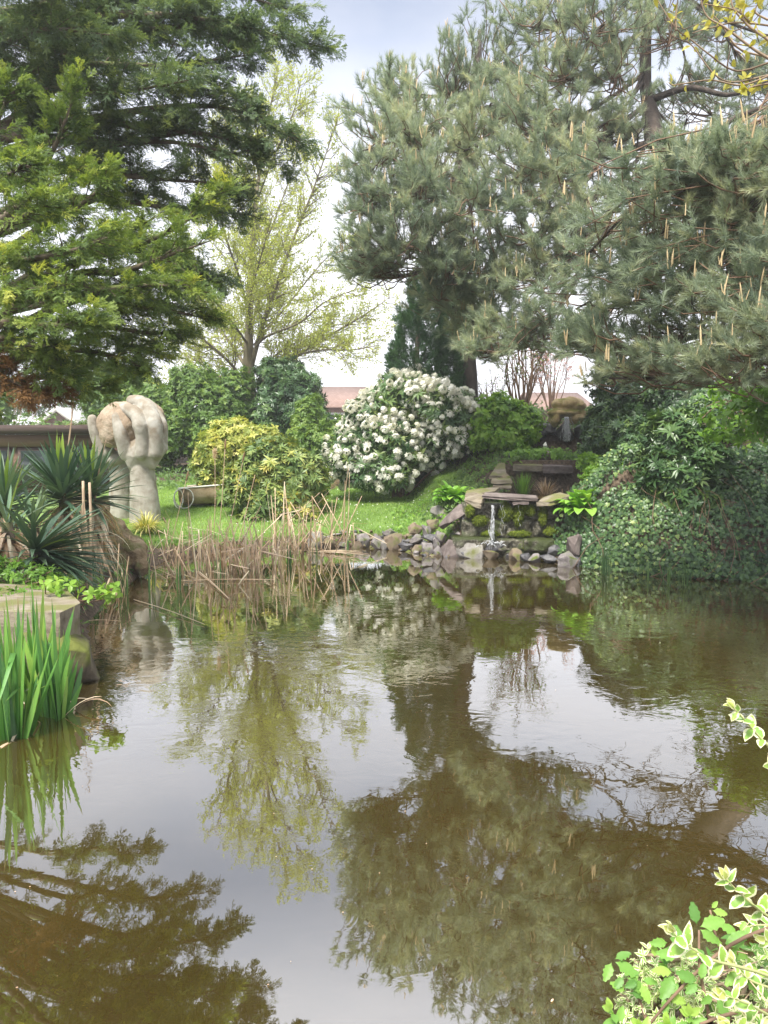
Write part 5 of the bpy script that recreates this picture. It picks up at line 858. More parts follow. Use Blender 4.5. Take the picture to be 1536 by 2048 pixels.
RK = [('pale triangular rock standing upright among the reeds', 634, 1079, 13.5, 32, 36, M_rockp, 1), ('low tan rock right of the pale triangular rock', 657, 1086, 13.5, 26, 20, M_rockt, 2), ('small flat grey stone at the water between the reeds and the peaked rock', 686, 1089, 13.6, 22, 10, M_rock, 3),
 ('grey peaked rock where the lawn meets the water, left end of the stone edging', 727, 1079, 13.6, 24, 28, M_rock, 4), ('tan block at the water under the grey peaked rock', 715, 1091, 13.5, 22, 20, M_rockt, 5), ('grey wedge leaning right beside the peaked rock', 755, 1083, 13.4, 24, 24, M_rock, 6), ('slim upright stone between grey wedge and big tan rock', 769, 1090, 13.3, 13, 20, M_rockp, 7),
 ('big tan rock at the lawn edge, the largest tan one', 786, 1080, 13.3, 36, 30, M_rockt, 8), ('grey stone half buried in grass above the big tan rock', 779, 1063, 13.6, 24, 14, M_rock, 9), ('flat blue-grey stone at the waterline below the weeds', 811, 1091, 13.1, 30, 15, M_rockd, 10), ('tan block with flat top above the blue-grey stones', 831, 1057, 13.3, 27, 24, M_rockt, 11),
 ('brown cube-like stone between two tan blocks', 851, 1060, 13.2, 22, 24, M_rock, 12), ('tan upright block under the pale boulder', 866, 1048, 13.3, 24, 24, M_rockt, 13), ('brown rock in the middle of the stone pile', 833, 1079, 13.1, 24, 20, M_rock, 14), ('long tan slab lying at the waterline', 838, 1096, 12.9, 36, 16, M_rockt, 15),
 ('blue-grey wet slab on the pile, tilted down to the left', 862, 1074, 12.9, 38, 17, M_rockd, 16), ('light grey split stone topping the pile next to the leaning slab', 881, 1071, 12.8, 24, 22, M_rock, 17), ('round speckled stone at the waterline left of the small upright one', 855, 1097, 12.75, 21, 24, M_rock, 18), ('small upright stone in the dark gap of the pile', 873, 1085, 12.7, 13, 20, M_rock, 19),
 ('round pale-speckled cobble at the waterline', 874, 1103, 12.6, 21, 22, M_rock, 20), ('pinkish grey boulder at the water left of the widest boulder', 902, 1098, 12.5, 38, 36, M_slab, 21), ('wide pale grey boulder at the foot of the waterfall', 942, 1098, 12.4, 56, 36, M_rockp, 22), ('small black wedge between the two largest boulders', 926, 1105, 12.35, 13, 16, M_rockd, 23),
 ('pale boulder in the grass under the broad-leaved plants', 886, 1020, 13.6, 46, 26, M_rockp, 25), ('dark wet stone tucked behind the leaning slab', 928, 1036, 12.7, 18, 30, M_rockd, 26), ('tan stone under the splash of the waterfall', 982, 1105, 12.2, 30, 20, M_rockt, 27), ('wet dark stone on which the waterfall splashes', 985, 1090, 12.45, 50, 22, M_rockd, 28),
 ('mossy pointed rock right of the splash', 1031, 1110, 12.1, 28, 26, M_rockt, 29), ('dark mossy cobble right of the pointed rock', 1051, 1111, 12.0, 20, 16, M_rockd, 30), ('blue-grey flat stone at the water below the mossy wall', 1069, 1114, 11.9, 24, 16, M_rock, 31), ('low brown stone at the waterline before the purple boulder', 1096, 1117, 11.8, 34, 18, M_rockd, 32),
 ('dark purple-brown upright rock at the right end of the wall', 1147, 1090, 11.7, 34, 46, M_slab, 33), ('purple-grey boulder at the right waterline', 1134, 1119, 11.5, 40, 30, M_rock, 34), ('small black stone right of the purple-grey boulder', 1153, 1122, 11.5, 18, 20, M_rockd, 35), ('dark rock behind the mossy stones at the wall foot', 1112, 1100, 12.05, 40, 22, M_rockd, 36),
 ('dark blue stone on the upper pool edge', 1029, 913, 15.6, 22, 16, M_rockd, 37), ('round brown boulder on the upper pool edge', 1094, 911, 15.7, 26, 20, M_slab, 38), ('small white stone in the greenery below the spring rock', 1090, 891, 15.9, 9, 14, M_rim, 39), ('little tan stone beside the stacked flat stones', 1012, 956, 13.9, 22, 18, M_rockt, 41)]
for j, (lb_, px, py, D, w_, h_, mm_, sd_) in enumerate(RK): rock(lb_, px, py+.12*h_, D, w_*1.15, h_*1.35, mm_, 200+sd_, rz=(sd_*1.7) % 1.2-.6)
rg9 = rg(9)
b = B(); k = 0
while k < 170:                                         # loose rubble between the bigger stones
    x = rg9.uniform(-1.3, 3.1); y = rg9.uniform(11.5, 14.2); sd_ = float(pond_sd(np.array([x]), np.array([y]))[0])
    if not (-.22 < sd_ < .30): continue
    V, F = rock_geo(500+k, rg9.uniform(.05, .15, 3)*[1.2, 1, .8], n=10); b.add(V @ np.array(Matrix.Rotation(rg9.uniform(0, 6), 3, 'Z')).T+[x, y, max(-.01, gzs(x, y))+.02], F, .5, 0, int(rg9.integers(0, 3))); k += 1
setting(b.build('shore_rubble', [M_rock, M_rockt, M_rockd]), 'stuff')
# the leaning purple slab
rock('long purple-grey slab leaning on the left end of the cascade wall', 911, 1032, 12.75, 78, 25, M_slab, 324, depth=.5, tilt=-.72, name='leaning_slab', cat='stone slab', bev=.05)

# ------------------------------------------------------------------ cascade: wall, capstones, falls, spring rock
D = 12.55; wl, wr2 = at(925, 1050, D)[0], at(1118, 1050, D)[0]; ztop = at(1000, 1008, D)[2]; root = thing('cascade_wall', 'dark wet mossy stone wall the lower waterfall runs down', 'wall', ((wl+wr2)/2, D, 0))
def rough_block(b_, x0, x1, y0, y1, z0, z1, seed, amp=.035, n=(22, 14), mat=0):
    "closed block with a rough, chipped front"
    u = np.linspace(0, 1, n[0]); v = np.linspace(0, 1, n[1]); U, Vv = np.meshgrid(u, v); xx = x0+(x1-x0)*U; zz = z0+(z1-z0)*Vv
    ed = np.minimum(np.minimum(U, 1-U)*n[0]*.5, np.minimum(Vv, 1-Vv)*n[1]*.5).clip(0, 1)
    fy = y0+amp*(vnoise(xx*6, zz*7, 1.0, seed)+.6*vnoise(xx*17, zz*15, 1., seed+2))+.05*(1-ed)
    A = np.stack([xx, fy, zz], -1).reshape(-1, 3); Bk = np.stack([xx, 0*fy+y1, zz], -1).reshape(-1, 3); i_ = (np.arange(n[1]-1)[:, None]*n[0]+np.arange(n[0]-1)).ravel(); F = np.stack([i_, i_+1, i_+n[0]+1, i_+n[0]], -1); k_ = len(A); b_.add(np.vstack([A, Bk]), np.vstack([F, F[:, ::-1]+k_]), .5, 0, mat)
    rim = np.concatenate([np.arange(n[0]), np.arange(2*n[0]-1, n[0]*n[1], n[0]), np.arange(n[0]*n[1]-2, n[0]*(n[1]-1)-1, -1), np.arange(n[0]*(n[1]-2), 0, -n[0])]); r2 = np.roll(rim, -1); b_.add(np.vstack([A, Bk]), np.stack([r2, rim, rim+k_, r2+k_], -1), .5, 0, mat)
b = B(); zz = -.12
for ci, (zh, x0_, x1_, off) in enumerate([(.22, wl-.02, wr2-.02, -.14), (.20, wl-.16, wr2-.02, -.20), (.30, wl, wr2, .0), (ztop+.12-.72, wl+.02, wr2, .03)]):
    xs = x0_; q = 0
    while xs < x1_-.08:
        xe = min(x1_, xs+rg9.uniform(.35, .8)); rough_block(b, xs-.01, xe+.012, D+off+rg9.uniform(-.05, .05), D+.4, zz-.01, zz+zh+.012+rg9.uniform(-.02, .03), ci*7+q, .055); xs = xe; q += 1
    zz += zh
b.build('stonework', M_wall, root)
def moss_lump(label_, c, s_, seed, n=900):
    r_ = rg(seed); u = nrm(r_.normal(0, 1, (n, 3))); u[:, 1] = -np.abs(u[:, 1]); P_ = np.array(c)+u*np.array(s_)*r_.uniform(.7, 1, (n, 1)); b_ = B(); b_.scatter(leaf_tpl(.3, .1, .4, 2), P_, orient(nrm(u*.5+np.array([0, -.2, -.7])+r_.normal(0, .4, u.shape)), u), r_.uniform(.025, .05, n), np.clip(r_.normal(.5, .25, n), 0, 1))
    ball_(b_, c, np.array(s_)*.82, 8); return b_.build('moss', M_moss, root)
for q, (px, py, w_, h_) in enumerate([(1012, 1022, 15, 20), (1036, 1028, 11, 26), (1048, 1014, 9, 12), (1060, 1019, 10, 13), (1085, 1030, 9, 22), (960, 1040, 16, 12), (1100, 1062, 14, 8), (980, 1066, 20, 6), (1040, 1066, 26, 6), (1018, 1095, 18, 10), (1048, 1090, 20, 14), (1030, 1100, 22, 9), (1075, 1100, 20, 8), (940, 1020, 10, 14)]):
    moss_lump('', at(px, py, D-.06), (w_*D/FPX, .07, h_*D/FPX), 130+q, int(30*w_*h_/6))
def slab(label, pts, D_list, th, matl, name='capstone', seed=0, grp='flat stones of the cascade'):
    "flat stone from its top outline (pixels with distances)"
    P_ = np.array([at(a_, c, d_) for (a_, c), d_ in zip(pts, D_list)]); bm = bmesh.new(); vs = [bm.verts.new(p_) for p_ in P_]; f = bm.faces.new(vs); 
    if f.normal.z < 0 or True: f.normal_update()
    if f.normal.z < 0: f.normal_flip()
    ex = bmesh.ops.extrude_face_region(bm, geom=[f]); [v.co.__setitem__(2, v.co.z-th) for v in ex['geom'] if isinstance(v, bmesh.types.BMVert)]
    bmesh.ops.recalc_face_normals(bm, faces=bm.faces[:]); bmesh.ops.subdivide_edges(bm, edges=bm.edges[:], cuts=2, use_grid_fill=True); rr_ = rg(seed+900)
    for v in bm.verts: v.co += Vector(rr_.normal(0, .006, 3))
    me = bpy.data.meshes.new(name); bm.to_mesh(me); bm.free(); me.materials.append(matl); o = link(name, me); return tag(o, label, 'stone slab', grp)
slab('long dark capstone bridging the lower waterfall', [(964, 991), (1076, 997), (1073, 990), (970, 985)], [12.33, 12.33, 12.62, 12.62], .05, M_slab, seed=1)
slab('tan flat stone with pointed tip left of the long capstone', [(932, 1000), (962, 1006), (970, 990), (958, 985), (930, 993)], [12.5, 12.35, 12.6, 12.95, 12.95], .09, M_pad, seed=2)
slab('thin tan slab tilted at the upper left of the cascade', [(930, 990), (990, 982), (1000, 973), (935, 980)], [12.9, 12.9, 13.4, 13.4], .06, M_pad, seed=3)
slab('tan capstone sloping down to the right above the hosta', [(1073, 1004), (1100, 1003), (1140, 990), (1120, 984), (1085, 995)], [12.35, 12.3, 12.4, 12.8, 12.8], .07, M_pad, seed=4)
slab('small dark stone wedged under the long capstone', [(1026, 1004), (1058, 1003), (1056, 999), (1028, 1000)], [12.34, 12.34, 12.6, 12.6], .05, M_slab, seed=5)
slab('upper of the two stacked flat stones left of the rush', [(982, 962), (1025, 961), (1018, 954), (985, 956)], [13.5, 13.5, 13.9, 13.9], .05, M_pad, seed=6)
slab('lower of the two stacked flat stones left of the rush', [(985, 972), (1022, 971), (1020, 965), (988, 966)], [13.4, 13.4, 13.8, 13.8], .06, M_pad, seed=7)
slab('mossy ledge stone across the back of the rush pool', [(1026, 929), (1085, 931), (1080, 923), (1030, 922)], [14.85, 14.85, 15.3, 15.3], .12, M_pad, seed=8)
slab('reddish ledge stone continuing the pool edge to the right', [(1086, 932), (1146, 934), (1140, 925), (1088, 924)], [14.8, 14.8, 15.3, 15.3], .13, M_slab, seed=9)
slab('sloping tan slab at the left of the rush pool', [(978, 952), (1012, 950), (1010, 926), (996, 926)], [14.2, 14.2, 14.8, 14.8], .06, M_pad, seed=12)
# small upper pools
b = B(); cxp = chan(13.6); b.add([(cxp-.75, 12.66, .93), (cxp+.6, 12.66, .93), (cxp+1.1, 14.85, .93), (cxp-.45, 14.85, .93)], np.array([[0, 1, 2, 3]])); setting(b.build('rush_pool_water', M_water))
def fall(name, x, y, z1, z0, wd, n, seed, jit=.012):
    r_ = rg(seed); b_ = B()
    for q in range(n):
        xo = r_.normal(0, wd); k_ = 14; t_ = np.linspace(r_.uniform(0, .5) if q > n*.4 else 0, r_.uniform(.6, 1), k_); zz_ = z1+(z0-z1)*t_; P_ = np.stack([x+xo*(.6+.6*t_)+.012*np.sin(t_*9+q)+r_.normal(0, .004, k_), y-.05-.05*np.sqrt(t_)+r_.normal(0, jit, k_), zz_], -1)
        b_.tube(P_, np.abs(.0048*r_.uniform(.4, 1.2)*(1+.5*np.sin(t_*23+q*2))), 4)
    return b_
b = fall('', at(985, 1020, 12.3)[0], 12.36, ztop, .12, .020, 15, 141); c = at(987, 1086, 12.3); r = rg(142)
for q in range(34):
    a_ = r.uniform(0, 2*PI); d = np.array([math.cos(a_)*.9, math.sin(a_)*.5-.3, r.uniform(.1, .8)]); p_ = c+np.array([r.normal(0, .06), -.08, r.normal(-.02, .02)]); b.tube([p_, p_+d*.05+[0, 0, .02], p_+d*.1-[0, 0, .02]], .006, 4)
for px, zb in ((1004, .18), (1009, .45), (1040, .5)): xx = at(px, 1020, 12.3)[0]; b.tube(np.stack([xx+.02*np.sin(np.arange(14)*.9+px), 12.36+.02*np.cos(np.arange(14)*1.7), np.linspace(ztop, zb, 14)], -1), .002+.0012*np.sin(np.arange(14)*2.3), 4)
setting(b.build('waterfall', M_fall))
# spring rock on top of the bank
D = 16.9; c = at(1131, 822, D); gr = gzs(c[0], D); root = thing('spring_rock', 'mushroom-shaped ochre rock on the bank top with water spouting from its notch', 'rock', (c[0], D, gr))
b = B(); ball_(b, at(1136, 808, D), (.36, .3, .15)); ball_(b, at(1150, 812, D), (.24, .3, .13)); ball_(b, at(1131, 826, D-.03), (.40, .32, .11)); ball_(b, at(1150, 836, D-.03), (.23, .3, .14)); ball_(b, at(1110, 838, D-.03), (.12, .28, .17)); ball_(b, at(1160, 830, D-.02), (.12, .25, .16))
om = b.build('boulder', solid_mat('ochre_rock_mat', [(.3, (.26, .18, .09)), (.5, (.46, .34, .18)), (.72, (.58, .46, .27))], 5, bump=.8, bscale=16, moss=(.20, .19, .05), moss_amt=.2), root); remeshed(om, .018, 1); chips(om, .09)
b = B()
for q, (px, py, ww, hh) in enumerate([(1095, 858, .42, .34), (1131, 866, .5, .44), (1165, 862, .36, .4), (1080, 868, .3, .25)]): V, F = rock_geo(410+q, (ww, .4, hh)); b.add(V+at(px, py, D+.06), F)
b.build('footing', M_rockd, root)
b = fall('', at(1124, 840, D)[0], D-.32, at(1124, 834, D-.3)[2], at(1124, 884, D-.3)[2], .05, 60, 143, .02); setting(b.build('waterfall', M_fall))

# ------------------------------------------------------------------ left bank: stones, log, yuccas, boat
slab('big flat-topped stone slab behind the iris leaves on the left bank', [(-150, 1215), (120, 1228), (160, 1205), (130, 1172), (-120, 1165)], [5.9, 5.75, 6.1, 7.0, 7.0], .34, M_pad, 'bank_slab', 11, None)
V, F = rock_geo(420, (.75, .9, .62)); b = B(); b.add(V, F); o = b.build('bank_stone', solid_mat('mossy_stone_mat', [(.3, (.07, .06, .045)), (.55, (.17, .14, .10)), (.75, (.28, .24, .18))], 5, bump=.8, moss=(.15, .17, .04), moss_amt=.4)); o.location = at(95, 1330, 5.9); tag(o, 'mossy stone at the waterline under the flat slab', 'rock')
V, F = rock_geo(421, (1.6, 1.0, .5)); b = B(); b.add(V, F); o = b.build('bank_stone', M_rock); o.location = at(-120, 1340, 5.9); tag(o, 'dark stone at the left edge under the flat slab', 'rock')
r = rg(151); b = B(); P = catmull([at(150, 1000, 11.6), at(190, 1020, 11.2), at(225, 1055, 10.9), at(262, 1100, 10.7), at(292, 1140, 10.55)], 26); n = 26
rad = np.interp(np.linspace(0, 1, n), [0, .3, .6, .85, 1], [.12, .15, .18, .16, .09])*(1+.14*np.sin(np.arange(n)*1.1)); b.tube(P, rad, 16)
P2_ = catmull([at(235, 1085, 10.75), at(238, 1125, 10.6), at(255, 1150, 10.5)], 8); b.tube(P2_, np.linspace(.22, .16, 8), 12)
V = np.vstack(b.V); V += .04*np.stack([np.sin(V[:, 2]*15+V[:, 0]*5), np.sin(V[:, 0]*12), np.sin(V[:, 0]*9+V[:, 1]*14)], -1); b.V = [V]; o = b.build('driftwood_log', M_log, None, True); remeshed(o, .02, 1); chips(o, .12); tag(o, 'thick weathered log sloping from the yuccas down into the water', 'log')
def yucca(name, label, c, n, L_, W_, seed, elev=(.0, 1.5), facing=None, dead=60, stem=.3, droop=.35, skirt=True, tint=(.5, .2)):
    r_ = rg(seed); c = np.array(c); g_ = gzs(c[0], c[1]); root_ = thing(name, label, 'plant', (c[0], c[1], g_)); b_ = B(); b_.tube([(c[0], c[1], g_-.05), (c[0]+.02, c[1], (g_+c[2])/2), tuple(c)], [.09, .075, .06], 8); b_.build('stem', M_bark, root_); b_ = B(); db = B()
    for q in range(n):
        u = (q+.5)/n; e_ = elev[1]-(elev[1]-elev[0])*u**.8+r_.normal(0, .08); a_ = q*2.39996+r_.normal(0, .15)
        if facing is not None: a_ = facing+r_.normal(0, .75)
        d = np.array([math.cos(a_)*math.cos(e_), math.sin(a_)*math.cos(e_), math.sin(e_)]); t_ = np.clip(r_.normal(*tint)+(.45 if e_ > 1.25 else 0), 0, 1)
        b_.strap(c+d*.04-[0, 0, .12*u], d, L_*r_.uniform(.75, 1.1), W_*r_.uniform(.8, 1.15), droop*r_.uniform(.2, 1.5)*(1-.5*math.sin(max(0, e_))), 6, t_, .35, 0, .4, a_+PI/2)
    for q in range(dead):
        a_ = r_.uniform(0, 2*PI); e_ = r_.uniform(-1.1, .0); d = np.array([math.cos(a_)*math.cos(e_), math.sin(a_)*math.cos(e_), math.sin(e_)]); s0 = c-[0, 0, r_.uniform(.08, .08+.75*(c[2]-g_))]
        db.strap(s0+d*.05, d, L_*r_.uniform(.5, .95), W_*.7, r_.uniform(.9, 2.4), 6, np.clip(r_.normal(.45, .28), 0, 1), .3, 0, .4, a_)
    b_.build('leaves', M_yucca, root_); 
    if dead: db.build('dead_leaves', M_straw, root_)
    return root_
yucca('yucca', 'tallest yucca rosette with a yellow-green heart in front of the shed', at(126, 985, 9.6), 110, .74, .062, 161, (-.05, 1.5), dead=170)
yucca('yucca', 'yucca rosette overlapping the back hand of the statue', at(182, 985, 9.9), 110, .68, .058, 162, (-.25, 1.45), dead=170)
yucca('yucca', 'yucca rosette at the left edge level with the shed windows', at(8, 1000, 9.2), 95, .62, .055, 163, (-.1, 1.45), dead=170)
yucca('yucca', 'low fallen yucca with leaves fanning right toward the water', at(70, 1100, 8.0), 150, .85, .05, 164, (-.25, .7), facing=-.15, dead=30, droop=.5)
yucca('yucca', 'withered brown yucca clump at the left edge above the flat slab', at(14, 1045, 8.3), 14, .6, .05, 165, (.2, 1.2), dead=330)
yucca('yucca', 'half-dead yucca between the left edge and the tallest one', at(66, 1045, 9.0), 34, .55, .05, 166, (-.1, 1.3), dead=150)
r = rg(167)
for q, (pl, lb_) in enumerate([([(130, 985, 9.6), (136, 900, 9.7), (145, 820, 9.8), (147, 745, 9.9)], 'thin dry yucca flower stalk rising past the shed roof'), ([(190, 1000, 9.8), (200, 930, 9.8), (212, 880, 9.8)], 'short dry yucca stalk in front of the back hand')]):
    b = B(); P = catmull([at(*p_) for p_ in pl], 12); b.tube(P, np.linspace(.014, .005, 12), 6)
    for w__ in range(14 if q == 0 else 4):
        p_ = along(P, r.uniform(.55, 1)); d = nrm(r.normal(0, 1, 3)+[0, 0, .4]); b.tube([p_, p_+d*.09], .003, 3)
    tag(b.build('yucca_stalk', M_straw, None), lb_, 'stalk')
c = at(40, 1160, 7.4); c[2] = gzs(c[0], c[1]); sh('weed_clump', 'leafy green weeds on the bank above the flat slab', 'plant', [(at(30, 1150, 7.3), (.36, .22, .14)), (at(80, 1160, 7.2), (.22, .2, .10)), (at(-40, 1140, 7.4), (.3, .25, .18)), (at(55, 1188, 6.7), (.16, .2, .07)), (at(5, 1195, 6.5), (.2, .2, .08)), (at(120, 1172, 6.8), (.14, .15, .06))], TWIGLEAF, 620, .055, M_fresh, 171, tint=(.3, .2), stems=20, rad=.006, base=(float(c[0]), 7.3))
sh('weed_sprig', 'sprig of round light leaves hanging over the corner of the flat slab', 'plant', [(at(195, 1188, 6.3), (.16, .12, .07)), (at(120, 1172, 6.4), (.14, .1, .06)), (at(225, 1180, 6.4), (.07, .07, .07))], BROAD, 34, .075, M_fresh, 172, tint=(.6, .2), stems=9, rad=.004, base=(float(at(100, 1200, 6.6)[0]), 6.75))
# beached dinghy
D = 15.6; xa, xb = at(366, 990, D)[0], at(500, 990, D)[0]; g0 = gzs((xa+xb)/2, D); Lb = xb-xa; root = thing('rowing_boat', 'small beige dinghy hull lying on the lawn behind the yellow bush', 'boat', ((xa+xb)/2, D, g0))
b = B(); m_, k_ = 16, 11; V = []
for q in range(m_):
    t_ = q/(m_-1); x_ = xa+Lb*t_; hw = .36*(1-max(0, (t_-.45)/.55)**2.2)+.01; hh = .36+.05*t_
    for j in range(k_): a_ = PI*j/(k_-1); V.append((x_, D-math.cos(a_)*hw, g0+.02+hh*(1-math.sin(a_)**.7)+.06*t_))
i_ = (np.arange(m_-1)[:, None]*k_+np.arange(k_-1)).ravel(); F = np.stack([i_, i_+1, i_+k_+1, i_+k_], -1); V = np.array(V); Vi = V.copy(); Vi[:, 1] = D+(V[:, 1]-D)*.93; Vi[:, 2] += .025; n_ = len(V); st_ = [np.array([[q, q+1, k_-2-q, k_-1-q] for q in range(k_//2-1)]+[[4, 5, 5, 6]])[:-1]]
b.add(np.vstack([V, Vi]), np.vstack([F, F[:, ::-1]+n_])); b.add(V[:k_], (st_[0], np.array([[4, 5, 6]]))); b.build('hull', M_boat, root, True)
b = B(); edge = np.array([V[q*k_] for q in range(m_)]+[V[q*k_+k_-1] for q in range(m_-1, -1, -1)]); b.tube(edge+[0, 0, .015], .018, 6); b.build('gunwale', M_rim, root)
b = B(); th = np.linspace(0, 2*PI, 30); b.tube(np.stack([xa+.12+.19*np.cos(th), D-.40+.03*np.sin(th*2), g0+.20+.20*np.sin(th)], -1), .012, 6); th = th*1.0; b.tube(np.stack([xa+.02+.09*np.cos(th), D-.42+.02*np.sin(th), g0+.19+.18*np.sin(th)], -1), .012, 6); tag(b.build('hose_coil', M_rim), 'pale coil of hose hung over the end of the dinghy', 'hose')

# ------------------------------------------------------------------ reeds
def reed_clump(label, px, py, n, seed, hgt=(.25, .75), spread=.22, lean=.35, flat=.4):
    r_ = rg(seed); c = at(px, py, 10); t_ = (CAM_H)/(CAM_H-c[2]); c = np.array([c[0]*t_, 10*t_, 0]); root_ = thing('dry_reed', label, 'reeds', c, 'dry reed clumps standing in the water'); b_ = B()
    for q in range(n):
        a_ = r_.uniform(0, 2*PI); s0 = c+np.array([r_.normal(0, spread), r_.normal(0, spread*.8), -.06]); h_ = r_.uniform(*hgt); d = nrm(np.array([r_.normal(0, lean), r_.normal(0, lean*.7), 1])); tn = np.clip(r_.normal(.5, .25), 0, 1)
        if r_.random() < flat:
            d2 = nrm(np.array([r_.normal(0, 1), r_.normal(0, .6), r_.uniform(-.75, .05)])); b_.strap(s0, d, h_*1.3, .024, .0, 8, tn, .3, .5, .2, a_, kink=(r_.integers(3, 6), d2))
        elif r_.random() < .5: b_.strap(s0, d, h_, .025, .12, 5, tn, .35, .45, .2, a_)
        else: b_.tube([s0, s0+d*h_*.5+r_.normal(0, .01, 3), s0+d*h_], [.010, .009, .006], 5, tn)
    b_.build('leaves', M_straw, root_); return root_
for q, (px, py, n, h0, h1, lb_) in enumerate([(330, 1120, 22, .25, .7, 'dry reed clump nearest the log'), (300, 1150, 10, .3, .6, 'sparse dry reeds in front of the log end'), (385, 1118, 24, .3, .75, 'dry reed clump below the striped grass'), (430, 1135, 46, .3, .8, 'dense dry reed clump right of the log, with folded leaves'), (470, 1150, 60, .3, .75, 'densest dry reed clump, nearest the viewer'), (505, 1140, 40, .3, .7, 'dry reeds between the densest clump and the flowerless rhododendron'),
  (545, 1118, 34, .25, .7, 'dry reed clump below the left flank of the flowerless rhododendron'), (580, 1105, 46, .35, .95, 'tall dry reed clump below the flowerless rhododendron'), (612, 1112, 30, .3, .8, 'dry reeds just left of the pale triangular rock'), (640, 1100, 20, .25, .8, 'dry reeds in front of the pale triangular rock'), (690, 1095, 10, .3, .9, 'few thin dry reeds right of the pale triangular rock'), (360, 1150, 16, .15, .5, 'short broken reeds left of the densest clump'), (420, 1165, 14, .15, .5, 'bent broken reeds in front of the dense clumps'), (250, 1180, 9, .2, .5, 'few dry reeds by the slab corner')]):
    reed_clump(lb_, px, py, max(10, int(n*.62)), 180+q, (h0, h1*1.45), .17 if n < 30 else .23, lean=.26)
def wl_(px, py): c = at(px, py, 10); t_ = CAM_H/(CAM_H-c[2]); return np.array([c[0]*t_, 10*t_, 0.])
def cattail(label, foot, top, head=True, fluff=False, seed=0, name='cattail', mid=None, r_=.0075):
    c = wl_(*foot); tp = at(top[0], top[1], c[1]+(top[2] if len(top) > 2 else 0)); root_ = thing(name, label, 'cattail', c, 'tall cattails in the shallows'); b_ = B(); P_ = catmull([c-[0, 0, .06], c*.5+tp*.5+np.array([.02, 0, .03]), tp], 12); b_.tube(P_, np.linspace(r_, .004, 12), 6, .45); b_.build('stem', M_straw, root_)
    if head:
        d = nrm(P_[-1]-P_[-3]); b_ = B(); l_ = .16
        if fluff:
            rr_ = rg(seed); k_ = 420; t_ = rr_.random(k_); ph = rr_.uniform(0, 2*PI, k_); s_ = nrm(np.cross(d, [.2, 1, .1])); u_ = np.cross(d, s_); o_ = np.cos(ph)[:, None]*s_+np.sin(ph)[:, None]*u_; pos = tp+d*(t_*l_)[:, None]+o_*(.03*np.sin(t_*PI)**.5*rr_.random(k_))[:, None]; b_.scatter(leaf_tpl(.25, .1, .3, 2), pos, orient(nrm(o_+d*.6+rr_.normal(0, .4, (k_, 3))), rr_.normal(0, 1, (k_, 3))), rr_.uniform(.015, .035, k_), rr_.uniform(.4, 1, k_))
        else: t_ = np.linspace(0, 1, 9); b_.tube(tp+d*(t_*l_)[:, None], .014*np.sin(np.clip(t_, .03, .97)*PI)**.4, 8, .05)
        b_.build('seed_head', M_seed, root_)
    return root_
cattail('tall cattail with a fluffed white seed head', (425, 1120), (430, 918), True, True, 1); cattail('cattail leaning right with a thin dark brown head, left of the fluffed white one', (330, 1125), (372, 962), True); cattail('cattail with a dark brown head between the fluffed one and the bush', (432, 1120), (450, 898), True)
cattail('cattail with a brown head in front of the flowerless rhododendron', (440, 1130), (485, 925), True); cattail('long leaning cattail with a pinkish fluffed head', (515, 1145), (662, 978), True, True, 2); cattail('long bare reed leaning beside the pinkish-headed one', (505, 1110), (640, 985), False); cattail('tall bare cattail stalk standing alone right of the pale rock', (690, 1110), (699, 945), False); cattail('second tall bare stalk, crossing the lone one', (672, 1090), (697, 935), False); cattail('thin upright reed left of the lone tall stalks', (660, 1100), (664, 1000), False); cattail('thin dark reed left of the flowerless rhododendron', (470, 1105), (510, 950), False); cattail('pale upright stalk left of the reed beds', (375, 1150), (376, 985), False); cattail('dry reed bent low to the right over the water', (640, 1145), (704, 1060), False)
r = rg(191)
for q, (pts, lb_) in enumerate([([(640, 1105), (735, 1112), 9], 'bundle of fallen pale reeds floating right of the reed bed'), ([(275, 1128), (380, 1165), 3], 'pale reeds lying over the water in front of the log'), ([(270, 1200), (405, 1250), 1], 'long thin floating reed, nearest the viewer'), ([(360, 1163), (550, 1162), 2], 'straight reed lying across the front of the reed bed'), ([(165, 1244), (236, 1247), 2], 'pale reed floating beside the slab corner'), ([(395, 1145), (455, 1200), 2], 'broken reeds slanting into the water before the densest clump')]):
    b = B(); A, C = wl_(*pts[0]), wl_(*pts[1])
    for w__ in range(pts[2]):
        s0 = A+r.normal(0, .10 if pts[2] > 2 else .02, 3)*[1, 1, 0]+[0, 0, .012]; e_ = C+r.normal(0, .16 if pts[2] > 2 else .03, 3)*[1, 1, 0]+[0, 0, .015+.09*r.random()*(pts[2] > 2)]; b.tube(catmull([s0, (s0+e_)/2+[0, 0, .015], e_], 6), [.006, .006, .005, .005, .004, .003], 5, np.clip(r.normal(.65, .15), 0, 1))
    tag(b.build('fallen_reeds', M_straw), lb_, 'reeds')
